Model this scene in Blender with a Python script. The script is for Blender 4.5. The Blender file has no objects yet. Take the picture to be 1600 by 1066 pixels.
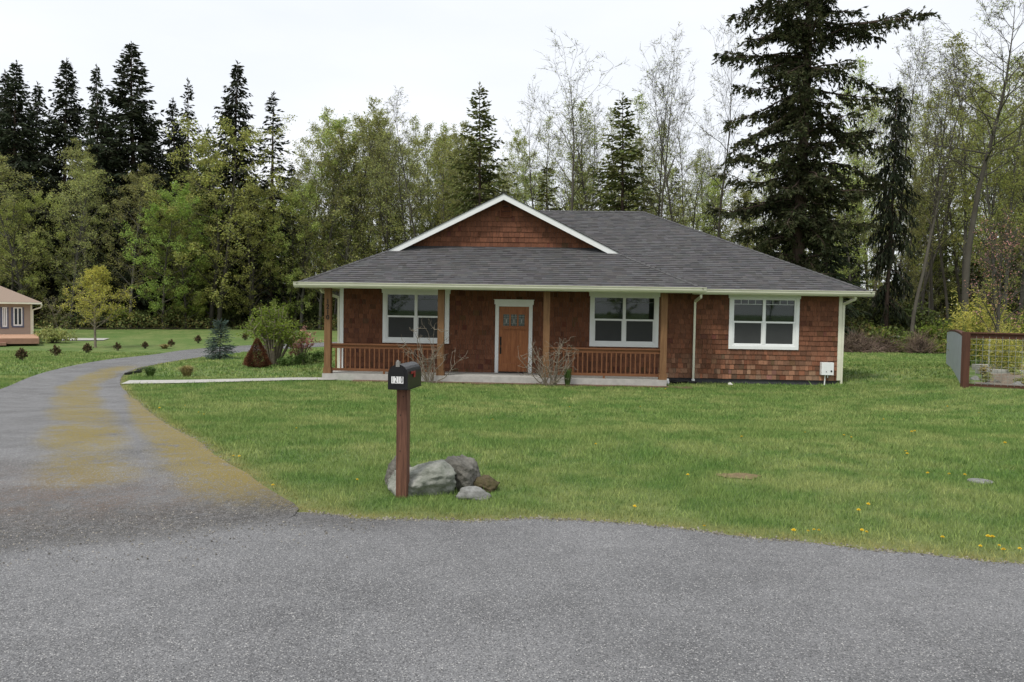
import bpy, math, random
import numpy as np
from mathutils import Vector, Matrix, Euler
from math import radians as R_, sin, cos, pi, sqrt

# ------------------------------------------------------------------ camera, sky, sun
scene = bpy.context.scene
col = scene.collection
EYE = 1.65
camd = bpy.data.cameras.new('camera'); cam = bpy.data.objects.new('camera', camd); col.objects.link(cam)
camd.sensor_width = 36; camd.lens = 28.125; camd.clip_end = 3000; camd.clip_start = .05
RM = Euler((R_(90 - 2.34), 0, 0)).to_matrix() @ Matrix.Rotation(R_(.9), 3, 'Z')
cam.matrix_world = Matrix.Translation((0, 0, EYE)) @ RM.to_4x4()
scene.camera = cam

SUN_EL, SUN_AZ = 57, 218           # azimuth clockwise from +Y (north): behind the camera, a little to the left
world = bpy.data.worlds.new('World'); scene.world = world; world.use_nodes = True
wn = world.node_tree; wn.nodes.clear()
def wnode(t, **k):
    n = wn.nodes.new(t)
    for a, b in k.items(): setattr(n, a, b)
    return n
sky = wnode('ShaderNodeTexSky', sky_type='NISHITA', sun_disc=False, sun_elevation=R_(SUN_EL), sun_rotation=R_(SUN_AZ))
wtc = wnode('ShaderNodeTexCoord'); wmp = wnode('ShaderNodeMapping'); wmp.inputs['Scale'].default_value = (1.2, 1.2, 4)
wno = wnode('ShaderNodeTexNoise'); wno.inputs['Scale'].default_value = 1.6; wno.inputs['Detail'].default_value = 6
wrp = wnode('ShaderNodeValToRGB')
wrp.color_ramp.elements[0].position = .3; wrp.color_ramp.elements[0].color = (8.8, 9.2, 9.8, 1)
wrp.color_ramp.elements[1].position = .7; wrp.color_ramp.elements[1].color = (10.2, 10.3, 10.6, 1)
wmx = wnode('ShaderNodeMixRGB'); wmx.inputs[0].default_value = .9
wbg = wnode('ShaderNodeBackground'); wbg.inputs['Strength'].default_value = .1
wo = wnode('ShaderNodeOutputWorld')
for a, b in ((wtc.outputs['Generated'], wmp.inputs[0]), (wmp.outputs[0], wno.inputs['Vector']), (wno.outputs['Fac'], wrp.inputs[0]),
             (sky.outputs[0], wmx.inputs[1]), (wrp.outputs[0], wmx.inputs[2]), (wmx.outputs[0], wbg.inputs['Color']), (wbg.outputs[0], wo.inputs[0])):
    wn.links.new(a, b)
sd = bpy.data.lights.new('sun', 'SUN'); sd.energy = 2.3; sd.angle = R_(10); sd.color = (1, .96, .9)
so = bpy.data.objects.new('sun', sd); col.objects.link(so)
az = R_(SUN_AZ); el = R_(SUN_EL)
sv = Vector((sin(az) * cos(el), cos(az) * cos(el), sin(el)))
so.rotation_euler = sv.to_track_quat('Z', 'Y').to_euler()
scene.view_settings.view_transform = 'Standard'; scene.view_settings.look = 'None'
scene.view_settings.exposure = .15; scene.view_settings.gamma = 1
scene.render.engine = 'CYCLES'
scene.cycles.max_bounces = 6; scene.cycles.transparent_max_bounces = 12

# ------------------------------------------------------------------ measuring helpers
def sm(t):
    t = np.clip(t, 0, 1); return t * t * (3 - 2 * t)
def H(x, y):
    """height of the ground"""
    b = -.56 * sm((y - 6.5) / 14.5)
    b = b - .70 * sm((y - 22) / 26) * sm((-x - 4) / 16) * (1 - .8 * sm((y - 50) / 24))
    b = b + .30 * sm((x - 9) / 4) * (1 - sm((y - 26) / 14))
    return b
def hz(x, y): return float(H(x, y))
def at(px, py, y):
    """world point seen at a pixel of the 1600 px photograph, at depth y"""
    d = RM @ Vector(((px - 800) / 1250, -(py - 533) / 1250, -1))
    t = y / d.y
    return Vector((d.x * t, y, EYE + d.z * t))
rng = random.Random(7)
U = rng.uniform
nr = np.random.RandomState(5)

# ------------------------------------------------------------------ materials
def mat(name, base, rough=.85, var=.12, scale=6, stretch=(1, 1, 1), col2=None, vcol=False, bump=0, bscale=60, spec=.3,
        metal=0, trans=0, hue=0, objrand=0):
    m = bpy.data.materials.new(name); m.use_nodes = True
    nt = m.node_tree; N = nt.nodes; L = nt.links
    b = N['Principled BSDF']; b.inputs['Roughness'].default_value = rough; b.inputs['Metallic'].default_value = metal
    b.inputs['Specular IOR Level'].default_value = spec
    tc = N.new('ShaderNodeTexCoord'); mp = N.new('ShaderNodeMapping'); mp.inputs['Scale'].default_value = stretch
    L.new(tc.outputs['Object'], mp.inputs[0])
    no = N.new('ShaderNodeTexNoise'); no.inputs['Scale'].default_value = scale; no.inputs['Detail'].default_value = 7
    no.inputs['Roughness'].default_value = .65
    L.new(mp.outputs[0], no.inputs['Vector'])
    rp = N.new('ShaderNodeMapRange'); rp.inputs[1].default_value = .3; rp.inputs[2].default_value = .7
    L.new(no.outputs['Fac'], rp.inputs[0])
    mx = N.new('ShaderNodeMixRGB')
    c2 = col2 or tuple(min(1, c * (1 + var)) for c in base)
    c1 = base if col2 else tuple(c * (1 - var) for c in base)
    mx.inputs[1].default_value = (*c1, 1); mx.inputs[2].default_value = (*c2, 1)
    L.new(rp.outputs[0], mx.inputs[0])
    out = mx.outputs[0]
    if vcol:
        at_ = N.new('ShaderNodeVertexColor'); at_.layer_name = 'Col'
        mu = N.new('ShaderNodeMixRGB'); mu.blend_type = 'MULTIPLY'; mu.inputs[0].default_value = 1
        L.new(out, mu.inputs[1]); L.new(at_.outputs[0], mu.inputs[2]); out = mu.outputs[0]
    if objrand:
        oi = N.new('ShaderNodeObjectInfo'); hs = N.new('ShaderNodeHueSaturation')
        mr = N.new('ShaderNodeMapRange'); mr.inputs[3].default_value = 1 - objrand; mr.inputs[4].default_value = 1 + objrand
        L.new(oi.outputs['Random'], mr.inputs[0]); L.new(mr.outputs[0], hs.inputs['Value'])
        mh = N.new('ShaderNodeMapRange'); mh.inputs[3].default_value = .5 - hue; mh.inputs[4].default_value = .5 + hue
        L.new(oi.outputs['Random'], mh.inputs[0]); L.new(mh.outputs[0], hs.inputs['Hue'])
        L.new(out, hs.inputs['Color']); out = hs.outputs[0]
    L.new(out, b.inputs['Base Color'])
    if bump:
        n2 = N.new('ShaderNodeTexNoise'); n2.inputs['Scale'].default_value = bscale; n2.inputs['Detail'].default_value = 5
        L.new(mp.outputs[0], n2.inputs['Vector'])
        bp = N.new('ShaderNodeBump'); bp.inputs['Strength'].default_value = bump; bp.inputs['Distance'].default_value = .02
        L.new(n2.outputs['Fac'], bp.inputs['Height']); L.new(bp.outputs[0], b.inputs['Normal'])
    if trans:
        tr = N.new('ShaderNodeBsdfTranslucent'); ms = N.new('ShaderNodeMixShader'); ms.inputs[0].default_value = trans
        L.new(out, tr.inputs[0]); L.new(b.outputs[0], ms.inputs[1]); L.new(tr.outputs[0], ms.inputs[2])
        L.new(ms.outputs[0], N['Material Output'].inputs[0])
    return m

M = {}
M['shingle_siding'] = mat('shingle_siding', (.155, .062, .033), .85, stretch=(30, 30, 2.2), scale=2.2, var=.30, vcol=True, bump=.35, bscale=4)
M['roof_shingle'] = mat('roof_shingle', (.085, .084, .084), .95, scale=90, var=.35, vcol=True, bump=.3, bscale=160, spec=.15)
M['white'] = mat('white_paint', (.76, .77, .76), .5, var=.04, scale=3)
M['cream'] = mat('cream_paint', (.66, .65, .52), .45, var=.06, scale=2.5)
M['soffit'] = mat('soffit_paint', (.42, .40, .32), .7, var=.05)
M['concrete'] = mat('concrete', (.40, .39, .36), .9, var=.16, scale=5, bump=.2, bscale=70)
M['foundation'] = mat('foundation_paint', (.055, .055, .06), .9, var=.2, scale=9)
M['post_wood'] = mat('post_wood', (.235, .130, .060), .75, stretch=(9, 9, .7), scale=3, col2=(.14, .070, .031), bump=.15, bscale=12)
M['rail_wood'] = mat('rail_wood', (.20, .085, .036), .75, stretch=(1, 9, 9), scale=2, col2=(.12, .05, .022), bump=.15, bscale=12)
M['door_wood'] = mat('door_wood', (.42, .165, .062), .42, stretch=(16, 16, 1.1), scale=2.2, col2=(.21, .068, .024), bump=.1, bscale=8)
M['dark_metal'] = mat('dark_metal', (.02, .017, .015), .45, var=.1, metal=.4)
M['interior'] = mat('interior_paint', (.17, .165, .15), .9, var=.05)
M['screen'] = mat('screen_mesh', (.045, .047, .047), .8, var=.12, scale=1.3)
M['muntin'] = mat('muntin_white', (.62, .65, .65), .5, var=.03)
M['lead_glass'] = mat('leaded_glass', (.055, .075, .07), .15, var=.7, scale=9, spec=.6)
M['bark'] = mat('grey_bark', (.095, .087, .070), .95, scale=2.4, stretch=(1, 1, .4), col2=(.055, .048, .036), bump=.4, bscale=9, objrand=.25)
M['pale_bark'] = mat('pale_bark', (.15, .142, .12), .95, scale=1.6, stretch=(1, 1, 1.4), col2=(.06, .055, .043), bump=.3, bscale=9, objrand=.2)
M['fir_bark'] = mat('fir_bark', (.095, .065, .048), .95, scale=3, stretch=(3, 3, .5), col2=(.040, .028, .022), bump=.8, bscale=7)
M['dark_needles'] = mat('dark_needles', (.026, .034, .018), .8, var=.4, scale=.5, vcol=True, trans=.12, objrand=.25, hue=.012, spec=.15)
M['green_needles'] = mat('green_needles', (.10, .12, .036), .8, var=.35, scale=.5, vcol=True, trans=.2, objrand=.2, hue=.012, spec=.15)
M['fir_needles'] = mat('fir_needles', (.028, .038, .018), .8, scale=.35, col2=(.066, .076, .032), vcol=True, trans=.15, spec=.15)
M['spring_leaves'] = mat('spring_leaves', (.38, .42, .13), .7, var=.25, scale=.4, vcol=True, trans=.45, objrand=.25, hue=.02, spec=.2)
M['olive_leaves'] = mat('olive_leaves', (.33, .345, .13), .75, var=.25, scale=.4, vcol=True, trans=.45, objrand=.25, hue=.015, spec=.2)
M['fresh_leaves'] = mat('fresh_leaves', (.29, .37, .09), .7, var=.25, scale=.5, vcol=True, trans=.45, objrand=.2, hue=.015, spec=.2)
M['brush_leaves'] = mat('brush_leaves', (.10, .12, .038), .8, var=.4, scale=.6, vcol=True, trans=.2, objrand=.3, hue=.02, spec=.15)
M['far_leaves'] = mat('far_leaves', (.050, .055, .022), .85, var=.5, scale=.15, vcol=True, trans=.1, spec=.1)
M['yellow_leaves'] = mat('yellow_leaves', (.46, .44, .10), .7, var=.2, scale=1, vcol=True, trans=.45, spec=.2)
M['bamboo_leaves'] = mat('bamboo_leaves', (.50, .46, .12), .7, var=.25, scale=1, vcol=True, trans=.45, spec=.2)
M['shrub_leaves'] = mat('shrub_leaves', (.19, .25, .045), .7, var=.25, scale=1.5, vcol=True, trans=.45, spec=.2)
M['blue_needles'] = mat('blue_needles', (.085, .125, .105), .8, var=.25, scale=2, vcol=True, trans=.1, spec=.15)
M['red_foliage'] = mat('red_foliage', (.125, .052, .032), .85, var=.35, scale=5, vcol=True, trans=.15, spec=.1)
M['blossom'] = mat('blossom', (.50, .25, .22), .7, var=.3, scale=3, vcol=True, trans=.3)
M['grey_twig'] = mat('grey_twig', (.20, .17, .13), .9, var=.45, scale=9)
M['brown_twig'] = mat('brown_twig', (.14, .105, .08), .95, var=.4, scale=2, vcol=True)
M['dry_grass'] = mat('dry_grass', (.30, .25, .10), .8, var=.3, scale=7, vcol=True, trans=.2)
M['tuft_green'] = mat('tuft_green', (.10, .17, .04), .7, var=.3, scale=7, vcol=True, trans=.2)
M['tan_siding'] = mat('tan_siding', (.34, .27, .22), .85, var=.06, scale=3)
M['tan_roof'] = mat('tan_roof', (.27, .205, .16), .95, var=.15, scale=30, vcol=True)
M['deck_wood'] = mat('deck_wood', (.43, .26, .17), .8, var=.12, scale=4)
M['deck_side'] = mat('deck_side', (.30, .17, .12), .8, var=.12, scale=4)
M['blue_trim'] = mat('blue_trim', (.10, .11, .16), .6, var=.05)
M['mail_black'] = mat('mailbox_enamel', (.009, .009, .010), .33, var=.25, scale=5, spec=.35)
M['mail_post'] = mat('painted_post', (.20, .095, .058), .8, stretch=(16, 16, 1), scale=2.6, col2=(.075, .033, .023), bump=.5, bscale=9)
M['flag_red'] = mat('flag_red', (.22, .015, .015), .5, var=.15)
M['plate'] = mat('number_plate', (.80, .80, .78), .5, var=.03)
M['black'] = mat('black_print', (.01, .01, .01), .6, var=.05)
M['steel'] = mat('steel', (.30, .29, .27), .4, var=.2, metal=.6)
M['rock_pale'] = mat('rock_pale', (.33, .33, .295), .9, scale=9, col2=(.105, .12, .09), bump=1, bscale=22)
M['rock_dark'] = mat('rock_dark', (.20, .19, .165), .9, scale=12, col2=(.055, .052, .042), bump=1, bscale=30)
M['rock_moss'] = mat('rock_moss', (.10, .075, .045), .95, scale=14, col2=(.06, .055, .02), bump=1, bscale=30)
M['rock_small'] = mat('rock_small', (.26, .26, .245), .9, scale=22, col2=(.12, .12, .11), bump=.6, bscale=14)
M['fence_wood'] = mat('fence_wood', (.115, .050, .032), .85, stretch=(9, 9, 1), scale=2, col2=(.065, .03, .02), bump=.3, bscale=9)
M['galvanised'] = mat('galvanised', (.36, .40, .43), .5, var=.12, scale=3, metal=.3)
M['wire'] = mat('wire', (.30, .30, .27), .5, var=.1, metal=.4)
M['mulch'] = mat('mulch', (.10, .055, .035), .95, scale=20, col2=(.19, .12, .08), bump=1, bscale=40)
M['bed_soil'] = mat('bed_soil', (.10, .075, .055), .95, scale=9, col2=(.25, .21, .165), bump=1, bscale=25)
M['bare'] = mat('bare_earth', (.13, .085, .05), .95, scale=18, col2=(.24, .19, .09), bump=1, bscale=50)
M['soil'] = mat('soil', (.045, .032, .02), .95, scale=2, col2=(.03, .034, .012), bump=.6, bscale=8)
M['petal'] = mat('petal', (.75, .53, .02), .6, var=.1)
M['white_petal'] = mat('white_petal', (.75, .75, .68), .6, var=.1)
M['stem'] = mat('stem', (.09, .16, .035), .7, var=.1)
M['block'] = mat('concrete_block', (.36, .35, .32), .9, var=.25, scale=4)
M['white_stone'] = mat('white_stone', (.62, .61, .55), .8, var=.15, scale=9)
M['pebble'] = mat('pebble', (.20, .185, .16), .9, var=.5, scale=9, vcol=True)
M['plank'] = mat('plank', (.42, .36, .29), .85, stretch=(1, 7, 7), scale=2, col2=(.28, .22, .17))
M['black_plastic'] = mat('black_plastic', (.010, .010, .010), .5, var=.1)

def glass():
    m = bpy.data.materials.new('window_glass'); m.use_nodes = True; nt = m.node_tree; N = nt.nodes; L = nt.links
    N.remove(N['Principled BSDF'])
    t = N.new('ShaderNodeBsdfTransparent'); t.inputs[0].default_value = (.62, .68, .66, 1)
    g = N.new('ShaderNodeBsdfGlossy'); g.inputs['Roughness'].default_value = .02
    no = N.new('ShaderNodeTexNoise'); no.inputs['Scale'].default_value = 1.7
    tc = N.new('ShaderNodeTexCoord'); L.new(tc.outputs['Object'], no.inputs['Vector'])
    bp = N.new('ShaderNodeBump'); bp.inputs['Strength'].default_value = .06; L.new(no.outputs[0], bp.inputs['Height'])
    L.new(bp.outputs[0], g.inputs['Normal'])
    f = N.new('ShaderNodeFresnel'); f.inputs[0].default_value = 1.5
    ms = N.new('ShaderNodeMixShader'); L.new(f.outputs[0], ms.inputs[0]); L.new(t.outputs[0], ms.inputs[1]); L.new(g.outputs[0], ms.inputs[2])
    L.new(ms.outputs[0], N['Material Output'].inputs[0]); return m
M['glass'] = glass(); M['house_glass'] = mat('dark_glass', (.03, .035, .045), .08, var=.3, scale=2, spec=.6)

def lawn_material(name, blades):
    m = bpy.data.materials.new(name); m.use_nodes = True; nt = m.node_tree; N = nt.nodes; L = nt.links
    b = N['Principled BSDF']; b.inputs['Roughness'].default_value = .75; b.inputs['Specular IOR Level'].default_value = .2
    tc = N.new('ShaderNodeTexCoord')
    def noise(s, d=5, rough=.6, stretch=None):
        n = N.new('ShaderNodeTexNoise'); n.inputs['Scale'].default_value = s; n.inputs['Detail'].default_value = d
        n.inputs['Roughness'].default_value = rough
        src = tc.outputs['Object']
        if stretch:
            mp = N.new('ShaderNodeMapping'); mp.inputs['Scale'].default_value = stretch; L.new(src, mp.inputs[0]); src = mp.outputs[0]
        L.new(src, n.inputs['Vector']); return n.outputs['Fac']
    def rng_(v, a, b_, lo=0, hi=1):
        r = N.new('ShaderNodeMapRange'); r.inputs[1].default_value = a; r.inputs[2].default_value = b_
        r.inputs[3].default_value = lo; r.inputs[4].default_value = hi; L.new(v, r.inputs[0]); return r.outputs[0]
    def mix(f, a, c):
        x = N.new('ShaderNodeMixRGB')
        for i, v in ((0, f), (1, a), (2, c)):
            if isinstance(v, tuple): x.inputs[i].default_value = (*v, 1)
            elif isinstance(v, float): x.inputs[i].default_value = v
            else: L.new(v, x.inputs[i])
        return x.outputs[0]
    c = mix(rng_(noise(.42), .40, .60), (.134, .196, .054), (.215, .250, .088))      # broad lush and thin patches
    c = mix(rng_(noise(1.5, 5), .44, .62, 0, .8), c, (.085, .160, .037))            # deep green clumps
    c = mix(rng_(noise(.9, 6, .7, (1, 1.6, 1)), .58, .72, 0, .45), c, (.31, .29, .125))  # straw
    at_ = N.new('ShaderNodeAttribute'); at_.attribute_name = 'dry'
    dm = N.new('ShaderNodeMath'); dm.operation = 'MULTIPLY'; L.new(at_.outputs['Fac'], dm.inputs[0]); L.new(rng_(noise(6, 4), .3, .6, .25, 1), dm.inputs[1])
    c = mix(dm.outputs[0], c, (.26, .215, .085))
    if blades:
        tn = N.new('ShaderNodeAttribute'); tn.attribute_name = 'tint'
        hs = N.new('ShaderNodeHueSaturation'); L.new(rng_(tn.outputs['Fac'], 0, 1, .7, 2.1), hs.inputs['Value'])
        L.new(rng_(tn.outputs['Fac'], 0, 1, .515, .485), hs.inputs['Hue']); L.new(c, hs.inputs['Color']); c = hs.outputs[0]
        L.new(c, b.inputs['Base Color'])
        tr = N.new('ShaderNodeBsdfTranslucent'); ms = N.new('ShaderNodeMixShader'); ms.inputs[0].default_value = .25
        L.new(c, tr.inputs[0]); L.new(b.outputs[0], ms.inputs[1]); L.new(tr.outputs[0], ms.inputs[2])
        L.new(ms.outputs[0], N['Material Output'].inputs[0])
    else:
        c = mix(rng_(noise(34, 5, .8), .40, .62, 0, .55), c, (.045, .085, .018))
        c = mix(rng_(noise(90, 3, .8), .62, .75, 0, .5), c, (.21, .26, .08))
        L.new(c, b.inputs['Base Color'])
        bp = N.new('ShaderNodeBump'); bp.inputs['Strength'].default_value = .6; bp.inputs['Distance'].default_value = .05
        L.new(noise(22, 6, .8), bp.inputs['Height']); L.new(bp.outputs[0], b.inputs['Normal'])
    return m
M['lawn'] = lawn_material('lawn_ground', False)
M['blades'] = lawn_material('lawn_blades', True)

def asphalt_material(name, drive):
    m = bpy.data.materials.new(name); m.use_nodes = True; nt = m.node_tree; N = nt.nodes; L = nt.links
    b = N['Principled BSDF']; b.inputs['Specular IOR Level'].default_value = .35
    tc = N.new('ShaderNodeTexCoord')
    def noise(s, d=5, rough=.6, stretch=None):
        n = N.new('ShaderNodeTexNoise'); n.inputs['Scale'].default_value = s; n.inputs['Detail'].default_value = d
        n.inputs['Roughness'].default_value = rough
        src = tc.outputs['Object']
        if stretch:
            mp = N.new('ShaderNodeMapping'); mp.inputs['Scale'].default_value = stretch; L.new(src, mp.inputs[0]); src = mp.outputs[0]
        L.new(src, n.inputs['Vector']); return n.outputs['Fac']
    def rng_(v, a, b_, lo=0, hi=1):
        r = N.new('ShaderNodeMapRange'); r.inputs[1].default_value = a; r.inputs[2].default_value = b_
        r.inputs[3].default_value = lo; r.inputs[4].default_value = hi; L.new(v, r.inputs[0]); return r.outputs[0]
    def mth(op, a, c):
        x = N.new('ShaderNodeMath'); x.operation = op
        for i, v in ((0, a), (1, c)):
            if isinstance(v, (int, float)): x.inputs[i].default_value = v
            else: L.new(v, x.inputs[i])
        return x.outputs[0]
    def mix(f, a, c):
        x = N.new('ShaderNodeMixRGB')
        for i, v in ((0, f), (1, a), (2, c)):
            if isinstance(v, tuple): x.inputs[i].default_value = (*v, 1)
            elif isinstance(v, float): x.inputs[i].default_value = v
            else: L.new(v, x.inputs[i])
        return x.outputs[0]
    c = mix(rng_(noise(1.1, 6, .7), .35, .65), (.090, .088, .086), (.180, .180, .182))
    c = mix(rng_(noise(2.6, 4, .7, (1, .25, 1)), .52, .66, 0, .3), c, (.20, .20, .205))
    rd0 = mix(rng_(noise(.5, 7, .75), .35, .65), (.102, .102, .104), (.195, .195, .198))
    rd0 = mix(rng_(noise(1.3, 8, .75, (1, .5, 1)), .50, .70, 0, .45), rd0, (.085, .085, .087))
    rd0 = mix(rng_(noise(14, 4, .7), .60, .72, 0, .35), rd0, (.07, .07, .072))
    sa = N.new('ShaderNodeAttribute'); sa.attribute_name = 'seam'
    sf_ = mth('ADD', sa.outputs['Fac'], rng_(noise(3, 6, .8), .3, .7, -.45, .45))
    c = mix(rng_(sf_, .35, .65), c, rd0)
    v = N.new('ShaderNodeTexVoronoi'); v.inputs['Scale'].default_value = 165; L.new(tc.outputs['Object'], v.inputs['Vector'])
    sp = N.new('ShaderNodeSeparateColor'); L.new(v.outputs['Color'], sp.inputs[0])
    c = mix(rng_(sp.outputs[0], .6, 1, 0, .75), c, (.29, .29, .29))
    c = mix(rng_(sp.outputs[1], .55, 1, 0, .85), c, (.035, .035, .036))
    c = mix(rng_(sp.outputs[2], .95, .97, 0, .8), c, (.45, .44, .42))
    if drive:
        uv = N.new('ShaderNodeAttribute'); uv.attribute_name = 'moss'
        rd = N.new('ShaderNodeAttribute'); rd.attribute_name = 'rust'
        n1 = rng_(noise(3.2, 9, .85), .39, .58); n2 = rng_(noise(45, 6, .9), .45, .56)
        f = mth('MULTIPLY', mth('MULTIPLY', uv.outputs['Fac'], n1), n2)
        c = mix(mth('MINIMUM', mth('MULTIPLY', f, 4.2), .88), c, (.205, .152, .010))
        dk_ = N.new('ShaderNodeAttribute'); dk_.attribute_name = 'rough'
        c = mix(mth('MULTIPLY', dk_.outputs['Fac'], rng_(noise(20, 6, .85), .38, .6, .25, .95)), c, (.040, .037, .034))
        c = mix(mth('MULTIPLY', dk_.outputs['Fac'], rng_(sp.outputs[0], .88, .93, 0, .7)), c, (.30, .29, .27))
        f2 = mth('MULTIPLY', mth('MULTIPLY', rd.outputs['Fac'], n1), n2)
        c = mix(mth('MULTIPLY', f2, .6), c, (.12, .07, .04))
    L.new(c, b.inputs['Base Color'])

    L.new(rng_(noise(.8, 4), .3, .7, .62, .9), b.inputs['Roughness'])
    bp = N.new('ShaderNodeBump'); bp.inputs['Strength'].default_value = .55; bp.inputs['Distance'].default_value = .006
    v2 = N.new('ShaderNodeTexVoronoi'); v2.inputs['Scale'].default_value = 110; L.new(tc.outputs['Object'], v2.inputs['Vector'])
    L.new(v2.outputs['Distance'], bp.inputs['Height']); L.new(bp.outputs[0], b.inputs['Normal'])
    return m
M['drive_asphalt'] = asphalt_material('driveway_asphalt', True)

# ------------------------------------------------------------------ mesh helpers
def tag(o, label=None, cat=None, group=None, kind=None):
    for k, v in (('label', label), ('category', cat), ('group', group), ('kind', kind)):
        if v: o[k] = v
    return o
def empty(name, loc, rz=0, label=None, cat=None, group=None):
    o = bpy.data.objects.new(name, None); col.objects.link(o); o.location = loc; o.rotation_euler = (0, 0, rz)
    o.empty_display_size = .3
    return tag(o, label, cat, group)
class MB:
    def __init__(s): s.v = []; s.f = []; s.c = []
    def quad(s, a, b, c, d, t=(1, 1, 1)):
        n = len(s.v); s.v += [a, b, c, d]; s.f.append((n, n + 1, n + 2, n + 3)); s.c.append(t)
    def poly(s, pts, t=(1, 1, 1)):
        n = len(s.v); s.v += list(pts); s.f.append(tuple(range(n, n + len(pts)))); s.c.append(t)
    def box(s, x0, x1, y0, y1, z0, z1, t=(1, 1, 1), M_=None):
        p = [Vector((x, y, z)) for x in (x0, x1) for y in (y0, y1) for z in (z0, z1)]
        if M_ is not None: p = [M_ @ q for q in p]
        n = len(s.v); s.v += p
        for f in ((0, 1, 3, 2), (4, 6, 7, 5), (0, 4, 5, 1), (2, 3, 7, 6), (0, 2, 6, 4), (1, 5, 7, 3)):
            s.f.append(tuple(n + i for i in f)); s.c.append(t)
    def bar(s, a, b, w, h, t=(1, 1, 1), up=Vector((0, 0, 1))):
        a = Vector(a); b = Vector(b); d = (b - a); L = d.length; d.normalize()
        x = d.cross(up)
        if x.length < 1e-4: x = Vector((1, 0, 0))
        x.normalize(); z = x.cross(d)
        m = Matrix((x, d, z)).transposed().to_4x4(); m.translation = a
        s.box(-w / 2, w / 2, 0, L, -h / 2, h / 2, t, m)
    def prism(s, prof, axis_pts, t=(1, 1, 1)):
        """prof: list of 2D (a,b); axis_pts: function (i, a, b)->point for the two ends"""
        n = len(prof); A = [axis_pts(0, *p) for p in prof]; B = [axis_pts(1, *p) for p in prof]
        for i in range(n):
            j = (i + 1) % n; s.quad(A[i], A[j], B[j], B[i], t)
        s.poly(A[::-1], t); s.poly(B, t)
    def tube(s, pts, rad, n=6, t=(1, 1, 1), cap=False):
        base = len(s.v); k = len(pts)
        for i, p in enumerate(pts):
            d = (pts[min(i + 1, k - 1)] - pts[max(i - 1, 0)])
            if d.length < 1e-6: d = Vector((0, 0, 1))
            d.normalize()
            a = d.orthogonal() if abs(d.z) > .9 else d.cross(Vector((0, 0, 1)))
            a.normalize(); b = d.cross(a)
            for j in range(n):
                an = 2 * pi * j / n
                s.v.append(p + (a * cos(an) + b * sin(an)) * rad[i])
        for i in range(k - 1):
            for j in range(n):
                jj = (j + 1) % n
                s.f.append((base + i * n + j, base + i * n + jj, base + (i + 1) * n + jj, base + (i + 1) * n + j)); s.c.append(t)
        if cap:
            s.f.append(tuple(base + (k - 1) * n + j for j in range(n))); s.c.append(t)
            s.f.append(tuple(base + j for j in range(n))[::-1]); s.c.append(t)
    def build(s, name, m, parent=None, smooth=False):
        me = bpy.data.meshes.new(name)
        me.from_pydata([tuple(v) for v in s.v], [], s.f)
        if isinstance(m, str): m = M[m]
        me.materials.append(m)
        ca = me.color_attributes.new('Col', 'FLOAT_COLOR', 'CORNER')
        arr = np.ones((len(me.loops), 4), dtype=np.float32)
        cnt = np.array([len(f) for f in s.f]); cc = np.array(s.c, dtype=np.float32).reshape(-1, 3)
        arr[:, :3] = np.repeat(cc, cnt, axis=0)
        ca.data.foreach_set('color', arr.ravel())
        if smooth: me.polygons.foreach_set('use_smooth', [True] * len(me.polygons))
        me.update()
        o = bpy.data.objects.new(name, me); col.objects.link(o)
        if parent is not None: o.parent = parent
        return o
def kids(o): return [c for c in ALL if c.parent == o]
def copy_tree(o, parent=None):
    c = o.copy(); col.objects.link(c); c.parent = parent
    for ch in list(o.children): copy_tree(ch, c)
    return c
def clip(poly, conv):
    """clip 2D polygon against a convex counter-clockwise polygon"""
    out = poly
    for i in range(len(conv)):
        ax, ay = conv[i]; bx, by = conv[(i + 1) % len(conv)]
        inp = out; out = []
        if not inp: return []
        for k in range(len(inp)):
            p = inp[k]; q = inp[(k + 1) % len(inp)]
            dp = (bx - ax) * (p[1] - ay) - (by - ay) * (p[0] - ax)
            dq = (bx - ax) * (q[1] - ay) - (by - ay) * (q[0] - ax)
            if dp >= 0: out.append(p)
            if (dp >= 0) != (dq >= 0):
                t = dp / (dp - dq); out.append((p[0] + (q[0] - p[0]) * t, p[1] + (q[1] - p[1]) * t))
    return out
def text_mesh(name, s, size, m, parent, loc, rot, extrude=.001, bold=0.0, sx=1, sp=1):
    cu = bpy.data.curves.new(name, 'FONT'); cu.body = s; cu.size = size; cu.extrude = extrude; cu.offset = bold
    cu.align_x = 'CENTER'; cu.align_y = 'CENTER'; cu.space_character = sp
    t = bpy.data.objects.new('tmp', cu); col.objects.link(t)
    bpy.context.view_layer.update()
    me = bpy.data.meshes.new_from_object(t.evaluated_get(bpy.context.evaluated_depsgraph_get()))
    bpy.data.objects.remove(t)
    me.materials.clear(); me.materials.append(M[m])
    o = bpy.data.objects.new(name, me); col.objects.link(o); o.parent = parent
    o.location = loc; o.rotation_euler = rot; o.scale = (sx, 1, 1)
    return o

# ------------------------------------------------------------------ ground, road, driveway
def axis(a):
    out = []
    for lo, hi, st in a: out += list(np.arange(lo, hi, st))
    return out + [a[-1][1]]
gx = axis([(-600, -80, 65), (-80, -30, 5), (-30, -14, 1), (-14, 15, .3), (15, 30, 1), (30, 80, 5), (80, 600, 65)])
gy = axis([(-300, -20, 40), (-20, 4, 2), (4, 12, .2), (12, 30, .5), (30, 80, 2), (80, 120, 5), (120, 900, 78)])

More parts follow.
